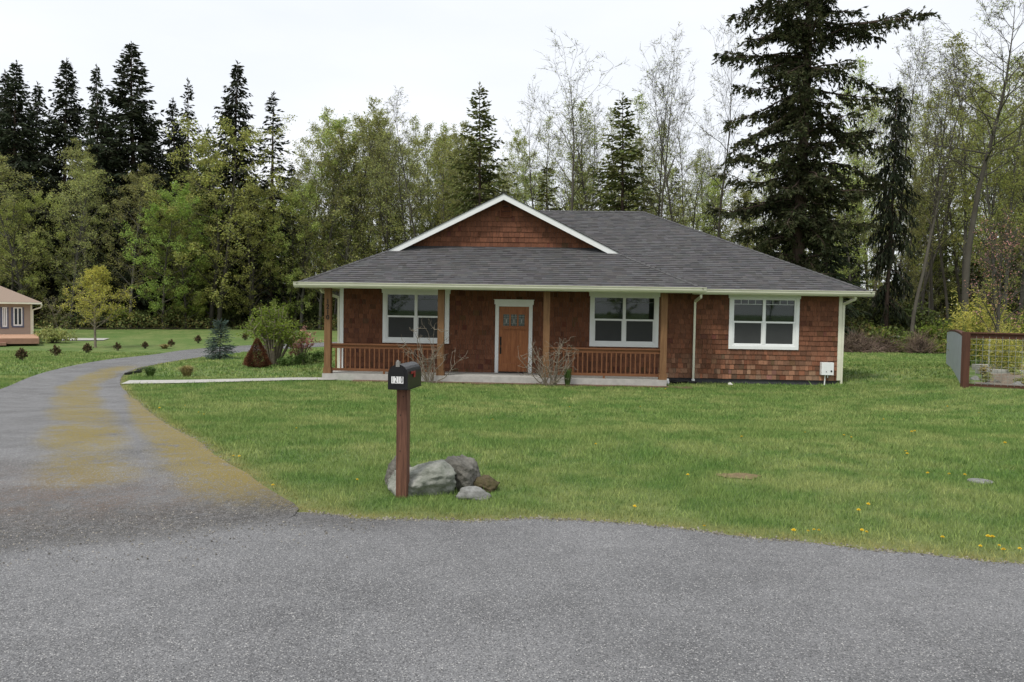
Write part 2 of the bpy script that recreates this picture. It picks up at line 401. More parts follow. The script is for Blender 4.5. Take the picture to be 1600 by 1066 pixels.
# edges of the driveway (left, right) from the road inwards
DL = [(-9.0, 3.5), (-9.2, 7), (-10.0, 12), (-11.4, 16.5), (-12.6, 19.7), (-14.2, 23.9), (-15.9, 29.3), (-18.6, 38), (-19.9, 45), (-20.2, 50), (-18.6, 54.3), (-13, 55.6), (-4, 55), (8, 54)]
DR = [(-2.6, 3.5), (-1.9, 5.6), (-1.65, 6.29), (-2.12, 6.98), (-3.07, 8.52), (-5.25, 12.13), (-7.6, 16.3), (-10.27, 21.0), (-12.1, 25.1), (-13.0, 28.5), (-14.1, 35), (-15.2, 42), (-14.9, 46.6), (-11.5, 48.9), (6, 48.6)]
EDGE = [(-60, 3.0), (-20, 4.6), (-9, 5.9), (-1.65, 6.27), (-1.17, 6.12), (-.48, 6.14), (.27, 6.16), (1.01, 6.07), (1.46, 5.92), (1.88, 5.74), (2.27, 5.58), (2.86, 5.42), (3.44, 5.27), (6, 4.6), (14, 3.0), (30, 1.5), (60, 0)]
def resample(pts, n):
    P = np.array(pts, float)
    # catmull-rom smoothing then arc resample
    Q = []
    for i in range(len(P) - 1):
        p0 = P[max(i - 1, 0)]; p1 = P[i]; p2 = P[i + 1]; p3 = P[min(i + 2, len(P) - 1)]
        for t in np.linspace(0, 1, 12, endpoint=False):
            Q.append(.5 * ((2 * p1) + (-p0 + p2) * t + (2 * p0 - 5 * p1 + 4 * p2 - p3) * t * t + (-p0 + 3 * p1 - 3 * p2 + p3) * t ** 3))
    Q.append(P[-1]); Q = np.array(Q)
    s = np.r_[0, np.cumsum(np.hypot(*np.diff(Q, axis=0).T))]
    u = np.linspace(0, s[-1], n)
    return np.c_[np.interp(u, s, Q[:, 0]), np.interp(u, s, Q[:, 1])]
SL = resample(DL, 260); SR = resample(DR, 260)
SR[:, 0] += .03 * np.sin(SR[:, 1] * 1.3 + 2 * np.sin(SR[:, 1] * .7)) + .012 * np.sin(SR[:, 1] * 11.7 + 3 * np.sin(SR[:, 1] * 2.1)) * (SR[:, 1] < 20)
drive_poly = np.r_[SL, SR[::-1]]
ex = np.linspace(-60, 60, 2400); E_ = np.array(EDGE)
ey = np.interp(ex, E_[:, 0], E_[:, 1]) + .02 * np.sin(ex * 1.7 + 1.3 * np.sin(ex * 5.1)) + .018 * np.sin(ex * 3.3) + .012 * np.sin(ex * 9.1 + 1) + .008 * np.sin(ex * 27)
def edge_y(x): return np.interp(x, ex, ey)
def inside(px, py, poly):
    x = np.asarray(px); y = np.asarray(py); r = np.zeros(x.shape, bool)
    n = len(poly); j = n - 1
    for i in range(n):
        xi, yi = poly[i]; xj, yj = poly[j]
        if yi != yj:
            c = ((yi > y) != (yj > y)) & (x < (xj - xi) * (y - yi) / (yj - yi) + xi)
            r ^= c
        j = i
    return r
def seg_dist(x, y, P):
    d = np.full(np.shape(x), 1e9)
    for i in range(len(P) - 1):
        ax, ay = P[i]; bx, by = P[i + 1]; L2 = (bx - ax) ** 2 + (by - ay) ** 2 + 1e-9
        t = np.clip(((x - ax) * (bx - ax) + (y - ay) * (by - ay)) / L2, 0, 1)
        d = np.minimum(d, np.hypot(x - ax - t * (bx - ax), y - ay - t * (by - ay)))
    return d
SRc = SR[:150:3]
def dryness(x, y):
    """how close a spot is to the edge of the asphalt: mossy, thin grass"""
    d = np.minimum(np.abs(y - edge_y(x)) * .95, seg_dist(x, y, SRc) * 1.6)
    return np.clip(1 - d / .42, 0, 1) ** 1.3

def grid_mesh(name, xs, ys, m, dz=0, attrs=None):
    nx, ny = len(xs), len(ys)
    X, Y = np.meshgrid(xs, ys); X = X.ravel(); Y = Y.ravel()
    co = np.c_[X, Y, H(X, Y) + dz]
    i = np.arange((nx - 1) * (ny - 1)); r = i // (nx - 1); c = i % (nx - 1); a = r * nx + c
    faces = np.c_[a, a + 1, a + nx + 1, a + nx]
    return np_mesh(name, co, faces, m, attrs(X, Y) if attrs else None)
def np_mesh(name, co, faces, m, attrs=None, smooth=False):
    me = bpy.data.meshes.new(name); k = faces.shape[1]
    me.vertices.add(len(co)); me.vertices.foreach_set('co', np.ascontiguousarray(co, dtype=np.float32).ravel())
    me.loops.add(faces.size); me.loops.foreach_set('vertex_index', faces.astype(np.int32).ravel())
    me.polygons.add(len(faces)); me.polygons.foreach_set('loop_start', np.arange(0, faces.size, k, dtype=np.int32))
    me.update(calc_edges=True)
    for an, v in (attrs or {}).items():
        a = me.attributes.new(an, 'FLOAT', 'POINT'); a.data.foreach_set('value', np.asarray(v, dtype=np.float32))
    me.materials.append(M[m])
    if smooth: me.polygons.foreach_set('use_smooth', np.ones(len(faces), dtype=bool))
    o = bpy.data.objects.new(name, me); col.objects.link(o); return o
tag(grid_mesh('ground', gx, gy, 'lawn', 0, lambda X, Y: {'dry': dryness(X, Y)}), kind='structure')

def strip(name, A, B, nu, m, dz, attrs=None):
    A = np.asarray(A); B = np.asarray(B); n = len(A); u = np.linspace(0, 1, nu)
    X = A[:, None, 0] * (1 - u) + B[:, None, 0] * u; Y = A[:, None, 1] * (1 - u) + B[:, None, 1] * u
    Uu = np.broadcast_to(u, X.shape).ravel(); X = X.ravel(); Y = Y.ravel()
    co = np.c_[X, Y, H(X, Y) + (dz(X, Y, Uu) if callable(dz) else dz)]
    i = np.arange((nu - 1) * (n - 1)); r = i // (nu - 1); c = i % (nu - 1); a = r * nu + c
    return np_mesh(name, co, np.c_[a, a + 1, a + nu + 1, a + nu], m, attrs(X, Y, Uu) if attrs else None)
rx = np.r_[np.linspace(-60, -12, 60), np.linspace(-11.8, 12, 700), np.linspace(12.3, 60, 60)]
ML = np.array([(-3.9, 7.4), (-5.0, 9.3), (-6.3, 11.8), (-8.1, 14.9), (-9.9, 18.2), (-11.2, 20.6), (-12.0, 22.9), (-12.9, 25.5), (-13.9, 29.5)])
def moss(X, Y, Uu):
    dm = seg_dist(X, Y, ML); n = np.sin(Y * 1.9 + .8) * .3 + np.sin(Y * 4.1) * .15
    m = np.clip(1.35 - dm / (.40 + .10 * n), 0, 1) * (.8 + n * .8) * (1 - sm((Y - 26) / 4)) * (.65 + .35 * sm((Y - 8) / 3))
    d = seg_dist(X, Y, SRc)
    m2 = np.clip(1 - d / np.maximum(.14, .80 - .055 * (Y - 6)), 0, 1) * 1.9 * sm((Y - 6.15) / .9) * (1 - sm((Y - 15) / 5))
    r = np.exp(-((X + 3.5) / 1.1) ** 2 - ((Y - 6.6) / .7) ** 2) * 1.3 + .8 * np.exp(-((X + 4.6) / 1.2) ** 2 - ((Y - 7.3) / 1) ** 2)
    sx = np.interp(X, [-12, -5, -3.3, -2.4, -1.65, -1], [4.7, 4.95, 5.2, 5.5, 6.1, 7.5])
    return {'moss': np.maximum(m, m2), 'rust': r, 'seam': np.clip(1 - (Y - sx + .25) / .35, 0, 1), 'rough': sm((Y - sx + .1) / .35) * (1 - sm((Y - sx - .5) / 1.6)) + .9 * np.exp(-((X + 1.3) / .6) ** 2 - ((Y - 6.05) / .22) ** 2)}
# the driveway starts on a slanting seam where it meets the newer road surface
n_ = len(SL)
k0 = int(np.argmax(SL[:, 1] > 4.0)); k1 = int(np.argmax(SR[:, 1] > 4.8))
SLd = resample(SL[k0::6].tolist(), 240); SRd = resample(SR[k1::6].tolist(), 240)
SLd = SL[np.linspace(k0, n_ - 1, 330).astype(int)]; SRd = SR[np.linspace(k1, n_ - 1, 330).astype(int)]
def lin(P, n):
    s = np.r_[0, np.cumsum(np.hypot(*np.diff(P, axis=0).T))]; keep = np.r_[True, np.diff(s) > 1e-6]
    u = np.linspace(0, s[-1], n); return np.c_[np.interp(u, s[keep], P[keep, 0]), np.interp(u, s[keep], P[keep, 1])]
SLd = lin(SLd, 320); SRd = lin(SRd, 320)
dcut = lambda P: P
# ragged seam
u_ = np.linspace(0, 1, 40)
tag(strip('driveway', SLd, SRd, 44, 'drive_asphalt', lambda X, Y, Uu: .015 - .012 * np.clip(moss(X, Y, Uu)['seam'] * 1.4, 0, 1), moss), kind='structure')
tag(strip('road', np.c_[rx, np.full(len(rx), -9.)], np.c_[rx, edge_y(rx)], 170, 'drive_asphalt', .010, moss), kind='structure')
# concrete walk from the driveway to the porch
wk = [(-10.45, 21.35), (-9, 21.85), (-7.5, 22.6), (-6.3, 23.2), (-5.2, 23.5)]
wk2 = [(-10.7, 22.35), (-9.3, 22.75), (-7.8, 23.4), (-6.5, 24.0), (-5.2, 24.2)]
W1 = resample(wk, 30); W2 = resample(wk2, 30)
tag(strip('path', W1, W2, 6, 'concrete', .03), kind='structure')
walk_poly = np.r_[W1, W2[::-1]]

# forest floor beyond the lawn
FE = np.array([(-140, 60), (-60, 66), (-34, 70), (-21, 76.5), (-8, 72), (3, 60), (12, 51), (20, 47), (27, 45), (40, 41), (140, 30)], float)
def wood_edge(x): return float(np.interp(x, FE[:, 0], FE[:, 1]))
fx = np.linspace(-139, 139, 260); fe = np.interp(fx, FE[:, 0], FE[:, 1]) + .6 * np.sin(fx * .9) + .35 * np.sin(fx * 2.7)
tag(strip('forest_floor', np.c_[fx, fe], np.c_[fx, np.full(len(fx), 190.)], 50, 'soil', .06), kind='structure')

# mulch along the porch
HO = Vector((0, 25, 0)); HY = R_(-2.9)
HM = Matrix.Translation(HO) @ Matrix.Rotation(HY, 4, 'Z')
def hw(x, y, z=0): return HM @ Vector((x, y, z))
ma = []; mb_ = []
for i, x in enumerate(np.linspace(-4.6, 5.3, 60)):
    a = hw(x, -1.5); b = hw(x, -2.0 - .12 * sin(i * .9) - .1 * sin(i * .37)); ma.append((b.x, b.y)); mb_.append((a.x, a.y))
tag(strip('mulch_bed', ma, mb_, 4, 'mulch', .02), kind='structure')
a = hw(5.0, -.1); 
tag(strip('garden_soil', [(12.6, 21.6), (20, 35.5)], [(22, 18.5), (30, 33)], 12, 'bed_soil', .03), kind='structure')

# ------------------------------------------------------------------ grass blades
def blades():
    zones = [(4.6, 8.5, 3600, .0035, .042, 1), (8.5, 14, 1900, .0055, .05, 1), (14, 24, 800, .0095, .055, 1), (24, 46, 110, .024, .07, 1)]
    Vs = []; At = []; Dr = []
    hx0, hx1 = -5.6, 10.2
    cy, sy = cos(-HY), sin(-HY)
    for y0, y1, dens, w, h, _ in zones:
        xa = lambda y: .74 * y + 3.2
        area = (xa(y0) + xa(y1)) * (y1 - y0)
        n = int(area * dens)
        y = np.sqrt(nr.uniform(y0 * y0, y1 * y1, n)); x = nr.uniform(-1, 1, n) * (.74 * y + 3.2)
        k = y > edge_y(x) - .02 - .07 * nr.rand(n) * (np.sin(x * 7.3 + 2 * np.sin(x * 3.1)) * np.sin(x * 17.1) > .1)
        x, y = x[k], y[k]
        k = ~inside(x, y, drive_poly) & ~inside(x, y, walk_poly); x, y = x[k], y[k]
        lx = cy * x - sy * (y - 25); ly = sy * x + cy * (y - 25)
        k = ~((lx > -5.55) & (lx < 4.62) & (ly > -2.05 + .1 * nr.rand(len(x)))) & ~((lx > -5.5) & (lx < 10.15) & (ly > -.03))
        k &= ~((lx > 4.6) & (lx < 5.9) & (ly > -.5 - .1 * nr.rand(len(x))))
        x, y = x[k], y[k]
        # the bare spot in the lawn and the little utility cover
        k = (((x - 2.32) / .24) ** 2 + ((y - 8.03) / .16) ** 2 > nr.uniform(.2, 1.3, len(x))) & (((x - 4.72) / .10) ** 2 + ((y - 7.96) / .08) ** 2 > 1)
        x, y = x[k], y[k]
        # garden
        k = ~((x > 12.4) & (y < 34) & (x - 12.4 > (y - 21.4) * .5) & (y > 20.6)); x, y = x[k], y[k]
        n = len(x); dr = dryness(x, y)
        k = nr.rand(n) > dr * .55; x, y, dr = x[k], y[k], dr[k]; n = len(x)
        cl = .5 + .5 * np.sin(x * 5.1 + 2 * np.sin(y * 3.7)) * np.sin(y * 4.3 + 1.5 * np.sin(x * 2.9))
        z = H(x, y)
        a = nr.uniform(0, 2 * pi, n); hh = h * nr.uniform(.45, 1.25, n) * (1 - .45 * dr) * (.75 + .55 * cl); ww = w * nr.uniform(.6, 1.3, n)
        tall = nr.rand(n) > .985; hh[tall] *= 1.8
        le = hh * nr.uniform(.1, 1.0, n); la = nr.uniform(0, 2 * pi, n)
        dx, dy = np.cos(a) * ww, np.sin(a) * ww
        P = np.empty((n, 3, 3), np.float32)
        P[:, 0] = np.c_[x - dx, y - dy, z - .004]; P[:, 1] = np.c_[x + dx, y + dy, z - .004]
        P[:, 2] = np.c_[x + np.cos(la) * le, y + np.sin(la) * le, z + hh]
        Vs.append(P.reshape(-1, 3)); t = np.clip(.5 + .2 * nr.randn(n), 0, 1); At.append(np.repeat(t, 3)); Dr.append(np.repeat(dr, 3))
    co = np.concatenate(Vs); f = np.arange(len(co)).reshape(-1, 3)
    o = np_mesh('lawn_grass', co, f, 'blades', {'tint': np.concatenate(At), 'dry': np.concatenate(Dr)})
    tag(o, 'green lawn grass covering the yard around the house', 'grass', kind='stuff')
blades()

# loose grit along the asphalt edge
def grit():
    b = MB()
    for i in range(2600):
        if i % 2:
            x = U(-1.6, 5.5); y = float(edge_y(x)) + rng.gauss(0, .03)
        else:
            k = int(U(20, 110)); x, y = SR[k]; x += rng.gauss(0, .035); y += rng.gauss(0, .03)
        s = U(.004, .012); z = hz(x, y) + .012; g = U(.5, 1.5)
        p = [Vector((x + s * U(.6, 1.2) * cos(q), y + s * U(.6, 1.2) * sin(q), z)) for q in (0, 1.6, 3.1, 4.7)]
        t = Vector((x, y, z + s))
        for j in range(4): b.poly([p[j], p[(j + 1) % 4], t], (g, g, g * .95))
    tag(b.build('gravel', 'pebble'), 'loose grit along the edge of the asphalt', 'gravel', kind='stuff')
grit()
def crumbs():
    b = MB()
    for i in range(2200):
        x = U(-6, -1.0); y = np.interp(x, [-5, -3.3, -2.4, -1.65, -1], [4.95, 5.2, 5.5, 6.0, 6.05]) + rng.gauss(.35, .45); y = min(y, 6.9)
        if x > -2.1 and y > 6.0: continue
        s_ = U(.003, .009); z = hz(x, y) + .014; g = U(.3, 1.7); p = [Vector((x + s_ * cos(q), y + s_ * sin(q), z)) for q in (0, 1.6, 3.1, 4.7)]; t = Vector((x, y, z + s_))
        for j in range(4): b.poly([p[j], p[(j + 1) % 4], t], (g, g, g * .97))
    tag(b.build('loose_chippings', 'pebble'), 'loose stone chippings at the mouth of the driveway', 'gravel', kind='stuff')
crumbs()

# ------------------------------------------------------------------ the house
house = empty('house', HO, HY, 'single-storey house with brown cedar shingle walls, grey hipped roof and a railed front porch', 'house')
ZS, ZG, ZE = -.37, -.62, 2.31      # slab top, below ground, eave
def shingle_wall(name, P0, ux, regions, u0, u1, v0, v1, expo=.152, parent=house, weather=None, th=.022, outn=None):
    b = MB(); P0 = Vector(P0); ux = Vector(ux); n = outn or Vector((ux.y, -ux.x, 0))
    c = 0; v = v0
    while v < v1:
        u = u0 - U(0, .1)
        while u < u1:
            w = U(.075, .21); g = .0035; jb = U(0, .008)
            q = [(u + g, v + jb), (u + w - g, v + jb), (u + w - g, v + expo + .006), (u + g, v + expo + .006)]
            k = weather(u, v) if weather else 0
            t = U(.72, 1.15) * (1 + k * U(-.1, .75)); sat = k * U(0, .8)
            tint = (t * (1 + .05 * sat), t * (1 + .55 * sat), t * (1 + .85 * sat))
            if rng.random() < .1: tint = tuple(x * U(.6, .85) for x in tint)
            for r in regions:
                p = clip(q, r)
                if len(p) < 3: continue
                if max(a[1] for a in p) - min(a[1] for a in p) < .004: continue
                def pt(a, out): return P0 + ux * a[0] + Vector((0, 0, a[1])) + n * out
                top = [pt(a, .004 + th * max(0, 1 - (a[1] - v) / expo)) for a in p]; bot = [pt(a, -.002) for a in p]
                b.poly(top, tint)
                m_ = len(p)
                for i in range(m_): b.quad(bot[i], bot[(i + 1) % m_], top[(i + 1) % m_], top[i], tint)
            u += w
        v += expo
    return b.build(name, 'shingle_siding', parent)
def rect(a, b, c, d): return [(a, c), (b, c), (b, d), (a, d)]
XL, XR = -5.42, 10.06
WINS = [(-4.08, -1.98), (2.41, 4.53), (6.68, 8.80)]
WZ0, WZ1 = .51, 2.19
DX0, DX1, DZ1 = -.53, .63, 1.90
reg = [rect(XL, XR, -.42, ZS + .0), rect(XL, DX0 + .03, ZS, WZ0 + .03), rect(DX1 - .03, XR, ZS, WZ0 + .03)]
reg[0] = rect(4.62, XR, -.42, ZS)
xs = [XL, WINS[0][0] + .03, WINS[0][1] - .03, DX0 + .03, DX1 - .03, WINS[1][0] + .03, WINS[1][1] - .03, WINS[2][0] + .03, WINS[2][1] - .03, XR]
for i in (0, 2, 4, 6, 8):
    reg.append(rect(xs[i], xs[i + 1], WZ0 + .03, 2.24))
reg.append(rect(DX0 + .03, DX1 - .03, DZ1 - .03, 2.24))
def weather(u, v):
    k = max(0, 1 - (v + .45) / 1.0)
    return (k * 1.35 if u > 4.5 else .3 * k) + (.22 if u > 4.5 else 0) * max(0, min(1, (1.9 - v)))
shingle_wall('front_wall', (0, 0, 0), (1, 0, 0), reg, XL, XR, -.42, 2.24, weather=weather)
shingle_wall('side_wall', (XR, 0, 0), (0, 1, 0), [rect(0, 11.1, -.42, 2.24)], 0, 11.1, -.42, 2.24, outn=Vector((1, 0, 0)))
shingle_wall('side_wall', (XL, 11.1, 0), (0, -1, 0), [rect(0, 11.1, -.42, 2.24)], 0, 11.1, -.42, 2.24, outn=Vector((-1, 0, 0)))
shingle_wall('back_wall', (XR, 11.1, 0), (-1, 0, 0), [rect(0, XR - XL, -.42, 2.24)], 0, XR - XL, -.42, 2.24, outn=Vector((0, 1, 0)))
# wall core with real openings
b = MB(); T = .14
def core(x0, x1, z0, z1): b.box(x0, x1, .004, T, z0, z1)
core(XL, XR, -.40, WZ0 + .06) if False else None
core(XL + .002, DX0 + .06, -.40, WZ0 + .06); core(DX1 - .06, XR - .002, -.40, WZ0 + .06)
cx = [XL + .002, WINS[0][0] + .06, WINS[0][1] - .06, DX0 + .06, DX1 - .06, WINS[1][0] + .06, WINS[1][1] - .06, WINS[2][0] + .06, WINS[2][1] - .06, XR - .002]
for i in (0, 2, 4, 6, 8): core(cx[i], cx[i + 1], WZ0 + .06, 2.2)
core(DX0 + .06, DX1 - .06, DZ1 - .05, 2.2)
b.box(XL + .004, XL + T, T, 11.09, -.4, 2.2); b.box(XR - T, XR - .004, T, 11.09, -.4, 2.2); b.box(XL + T, XR - T, 10.95, 11.09, -.4, 2.2)
b.box(XL + T, XR - T, T, 10.95, -.40, -.36); b.box(XL + T, XR - T, T, 10.95, 2.12, 2.2)
for x in (-1.2, 1.9, 5.8): b.box(x, x + .12, T, 4.5, -.36, 2.12)
b.box(XL + T, XR - T, 4.5, 4.62, -.36, 2.12)
b.build('inner_wall', 'interior', house)
b = MB(); b.box(4.6, XR - .03, .02, .2, ZG - .2, -.405); b.box(XR - .2, XR - .035, .2, 11, ZG - .2, -.405); b.box(XL + .035, XL + .2, .05, 11, ZG - .6, -.405); b.box(XL + .2, XR - .2, 10.8, 11.0, ZG - .6, -.405)
b.build('foundation', 'foundation', house)
# corner boards
b = MB(); b.box(XL - .03, XL + .085, -.035, .0, ZS + .004, 2.2); b.box(XL - .035, XL - .005, -.0, .1, ZS - .02, 2.2); b.build('corner_board', 'white', house)
b = MB(); b.box(XR - .075, XR + .035, -.038, -.002, -.40, 2.2); b.box(XR + .004, XR + .035, -.002, .1, -.40, 2.2); b.build('corner_board', 'cream', house)

def window(x0, x1, style):
    t = MB(); tw = .10; z0, z1 = WZ0, WZ1
    t.box(x0, x0 + tw, -.05, .006, z0 + tw, z1 - .12); t.box(x1 - tw, x1, -.05, .006, z0 + tw, z1 - .12)
    t.box(x0, x1, -.052, .006, z0, z0 + tw)
    t.box(x0 - .03, x1 + .03, -.056, .006, z1 - .12, z1 + .0); t.box(x0 - .05, x1 + .05, -.075, .004, z1 + .001, z1 + .03)
    w = t.build('window', 'white', house)
    f = MB(); a0, a1, c0, c1 = x0 + tw, x1 - tw, z0 + tw, z1 - .12; fr = .045; xm = (a0 + a1) / 2; zm = c0 + (c1 - c0) * .50
    f.box(a0, a0 + fr, -.03, .05, c0 + fr, c1 - fr); f.box(a1 - fr, a1, -.03, .05, c0 + fr, c1 - fr)
    f.box(a0, a1, -.031, .05, c0, c0 + fr); f.box(a0, a1, -.031, .05, c1 - fr, c1)
    f.box(xm - .045, xm + .045, -.036, .05, c0 + fr, c1 - fr)
    for s0, s1 in ((a0 + fr, xm - .045), (xm + .045, a1 - fr)):
        f.box(s0, s1, -.028, .04, zm - .025, zm + .03)
        f.box(s0, s0 + .028, -.012, .04, c0 + fr, zm - .025); f.box(s1 - .028, s1, -.012, .04, c0 + fr, zm - .025); f.box(s0 + .028, s1 - .028, -.012, .04, c0 + fr, c0 + fr + .028)
    f.build('sash', 'white', w)
    for s0, s1 in ((a0 + fr, xm - .045), (xm + .045, a1 - fr)):
        g = MB(); g.box(s0, s1, .012, .016, zm + .03, c1 - fr); g.build('pane', 'glass', w)
        g = MB(); g.box(s0, s1, .020, .024, c0 + fr, zm - .025); g.build('pane', 'glass', w)
        g = MB(); g.box(s0 + .028, s1 - .028, .004, .007, c0 + fr + .028, zm - .025); g.build('insect_screen', 'screen', w)
        g = MB(); zt = c1 - fr - .135; g.box(s0, s1, .003, .010, zt - .007, zt + .007)
        for q in range(1, 4):
            xx = s0 + (s1 - s0) * q / 4; g.box(xx - .007, xx + .007, .003, .010, zt + .007, c1 - fr)
        g.build('muntin', style, w)
        # pale roller blind part way down behind the glass
        g = MB(); g.box(s0 - .02, s1 + .02, .10, .104, zm - .55, c1); g.build('blind', 'interior', w)
    return w
M['muntin_dim'] = mat('muntin_grey', (.16, .18, .17), .6, var=.05)
window(*WINS[0], 'muntin_dim'); window(*WINS[1], 'muntin_dim'); window(*WINS[2], 'muntin')

# front door
b = MB(); lx0, lx1, lz0, lz1 = -.415, .515, -.33, 1.70
b.box(lx0 + .0, lx0 + .13, -.005, .04, lz0, lz1); b.box(lx1 - .13, lx1, -.005, .04, lz0, lz1)
b.box(lx0 + .13, lx1 - .13, -.005, .04, lz1 - .24, lz1); b.box(lx0 + .13, lx1 - .13, -.005, .04, lz0, lz0 + .26)
b.box(lx0 + .13, lx1 - .13, -.005, .04, 1.02, 1.10)
b.box(lx0 + .06, lx1 - .06, -.055, -.006, 1.035, 1.065); b.box(lx0 + .08, lx1 - .08, -.035, -.006, 1.005, 1.034)
for q in range(14):
    xx = lx0 + .09 + q * (lx1 - lx0 - .2) / 13.; b.box(xx, xx + .025, -.048, -.0065, .985, 1.004)
iw = (lx1 - lx0 - .26)
for q in range(4):   # stiles between the lites and between the plank panels
    pass
lw = (iw - .10) / 3
for q in range(2):
    xx = lx0 + .13 + lw * (q + 1) + .05 * q; b.box(xx, xx + .05, -.003, .038, 1.10, lz1 - .24)
pw = (iw - .08) / 3
for q in range(2):
    xx = lx0 + .13 + pw * (q + 1) + .04 * q; b.box(xx, xx + .04, -.003, .038, lz0 + .26, 1.02)
b.box(lx0 + .13, lx1 - .13, .016, .03, lz0 + .26, 1.02)
door = b.build('door', 'door_wood', house)
for q in range(3):
    xx = lx0 + .13 + (lw + .05) * q
    g = MB(); g.box(xx, xx + lw, .014, .02, 1.10, lz1 - .24); g.build('door_pane', 'lead_glass', door)
    g = MB()
    for fx_ in (.25, .75): g.box(xx + lw * fx_ - .003, xx + lw * fx_ + .003, .008, .0135, 1.10, lz1 - .24)
    for fz in (1.17, 1.33, 1.40): g.box(xx, xx + lw, .009, .0133, fz - .003, fz + .003)
    g.box(xx + lw * .42, xx + lw * .58, .0085, .0134, 1.19, 1.31)
    g.build('lead_strip', 'steel', door)
b = MB()
b.bar((lx0 + .06, -.045, .26), (lx0 + .06, -.045, .58), .022, .022); b.box(lx0 + .035, lx0 + .085, -.018, -.006, .22, .42); b.box(lx0 + .035, lx0 + .085, -.022, -.006, .50, .76)
b.box(lx0 + .05, lx0 + .07, -.045, -.018, .27, .30); b.box(lx0 + .05, lx0 + .07, -.045, -.018, .55, .58); b.tube([Vector((lx0 + .06, -.022, .70)), Vector((lx0 + .06, -.05, .70))], [.026, .024], 12, cap=True)
b.build('door_handle', 'dark_metal', door)
b = MB(); b.box(DX0, lx0 - .005, -.045, .02, ZS + .003, DZ1 - .13); b.box(lx1 + .005, DX1, -.045, .02, ZS + .003, DZ1 - .13)
b.box(DX0 - .03, DX1 + .03, -.055, .02, DZ1 - .13, DZ1); b.box(DX0 - .05, DX1 + .05, -.075, .01, DZ1 + .001, DZ1 + .025); b.box(lx0 - .004, lx1 + .004, -.012, .03, lz1 + .005, DZ1 - .13)
b.build('door_frame', 'white', house)
b = MB(); b.box(lx0, lx1, -.07, .04, ZS + .002, lz0 - .004); b.build('threshold', 'dark_metal', house)

# porch slab, posts, railings
b = MB(); b.box(-5.56, 4.60, -1.56, .003, -.75, ZS); b.build('porch_slab', 'concrete', house)
def column(x, number=False):
    b = MB(); w = .094; y = -1.40
    b.box(x - w, x + w, y - w, y + w, ZS + .16, 2.19)
    c = b.build('porch_column', 'post_wood', house)
    d = MB(); d.box(x - w - .022, x + w + .022, y - w - .022, y + w + .022, ZS + .002, ZS + .165); d.box(x - w - .010, x + w + .010, y - w - .010, y + w + .010, ZS + .166, ZS + .18)
    d.build('base_trim', 'post_wood', c)
    if number:
        for i, ch in enumerate('1210'):
            o = text_mesh('house_number', ch, .19, 'dark_metal', c, (x + .012, y - w - .008, 1.77 - i * .158), (R_(90), 0, 0), .004, .004)
    return c
for i, x in enumerate((-5.43, -2.04, 1.08, 4.50)): column(x, i == 0)
def railing(x0, x1):
    y = -1.40; b = MB(); b.box(x0, x1, y - .055, y + .055, .485, .525)
    r = b.build('railing', 'rail_wood', house)
    d = MB(); d.box(x0, x1, y - .022, y + .022, .385, .484); d.build('sub_rail', 'rail_wood', r)
    d = MB(); d.box(x0, x1, y - .025, y + .025, -.29, -.215); d.build('bottom_rail', 'rail_wood', r)
    n = round((x1 - x0) / .142); xm = (x0 + x1) / 2
    for i in range(1, n):
        x = x0 + (x1 - x0) * i / n; d = MB(); d.box(x - .018, x + .018, y - .018, y + .018, -.214, .384); d.build('baluster', 'rail_wood', r)
    d = MB(); d.box(xm - .03, xm + .03, y - .03, y + .03, ZS + .001, -.291); d.build('rail_foot', 'rail_wood', r)
railing(-5.33, -2.14); railing(1.18, 4.40)

# roof
CX = -.34; HWW = 5.83; GY = .2; GW = .58
def roof_face(b, eave0, eave1, up, polyplan, expo=.145):
    """eave0->eave1: line along the eave at ZE; up: horizontal unit vector uphill; polyplan: plan (x,y) convex polygon"""
    e0 = Vector((*eave0, ZE)); ud = Vector((eave1[0] - eave0[0], eave1[1] - eave0[1], 0)).normalized()
    vd = Vector((up[0], up[1], .5)).normalized(); n = ud.cross(vd); 
    if n.z < 0: n = -n
    k = sqrt(1.25)
    reg = [((Vector((p[0], p[1], 0)) - Vector((*eave0, 0))).dot(ud), (Vector((p[0], p[1], 0)) - Vector((*eave0, 0))).dot(Vector((*up, 0))) * k) for p in polyplan]
    ar = sum(reg[i][0] * reg[(i + 1) % len(reg)][1] - reg[(i + 1) % len(reg)][0] * reg[i][1] for i in range(len(reg)))
    if ar < 0: reg = reg[::-1]
    umin, umax = min(p[0] for p in reg), max(p[0] for p in reg); vmax = max(p[1] for p in reg)
    v = 0; row = 0
    while v < vmax:
        u = umin - U(0, .3)
        rt = U(.97, 1.03)
        while u < umax:
            w = rng.choice((.13, .17, .2, .24, .3))
            t = U(.82, 1.18) * rt; tn = (t * U(.97, 1.05), t, t * U(.97, 1.06)); lift = rng.choice((0, .004, .008))
            p = clip([(u, v), (u + w, v), (u + w, v + expo), (u, v + expo)], reg)
            if len(p) >= 3:
                def pt(a, o): return e0 + ud * a[0] + vd * a[1] + n * o
                top = [pt(a, .003 + (.009 + lift) * max(0, 1 - (a[1] - v) / expo)) for a in p]
                b.poly(top, tn)
                lo = [i for i in range(len(p)) if abs(p[i][1] - v) < 1e-6]
                m_ = len(p)
                for i in range(m_):
                    j = (i + 1) % m_
                    if abs(p[i][1] - v) < 1e-6 and abs(p[j][1] - v) < 1e-6:
                        b.quad(pt(p[i], -.006), pt(p[j], -.006), top[j], top[i], tuple(x * .6 for x in tn))
                    elif abs(p[i][0] - p[j][0]) < 1e-6: b.quad(pt(p[i], -.004), pt(p[j], -.004), top[j], top[i], tuple(x * .75 for x in tn))
            u += w
        v += expo; row += 1
b = MB()
xl, xr, yf, yb, ym = -6.17, 10.71, -.55, 11.65, 5.55
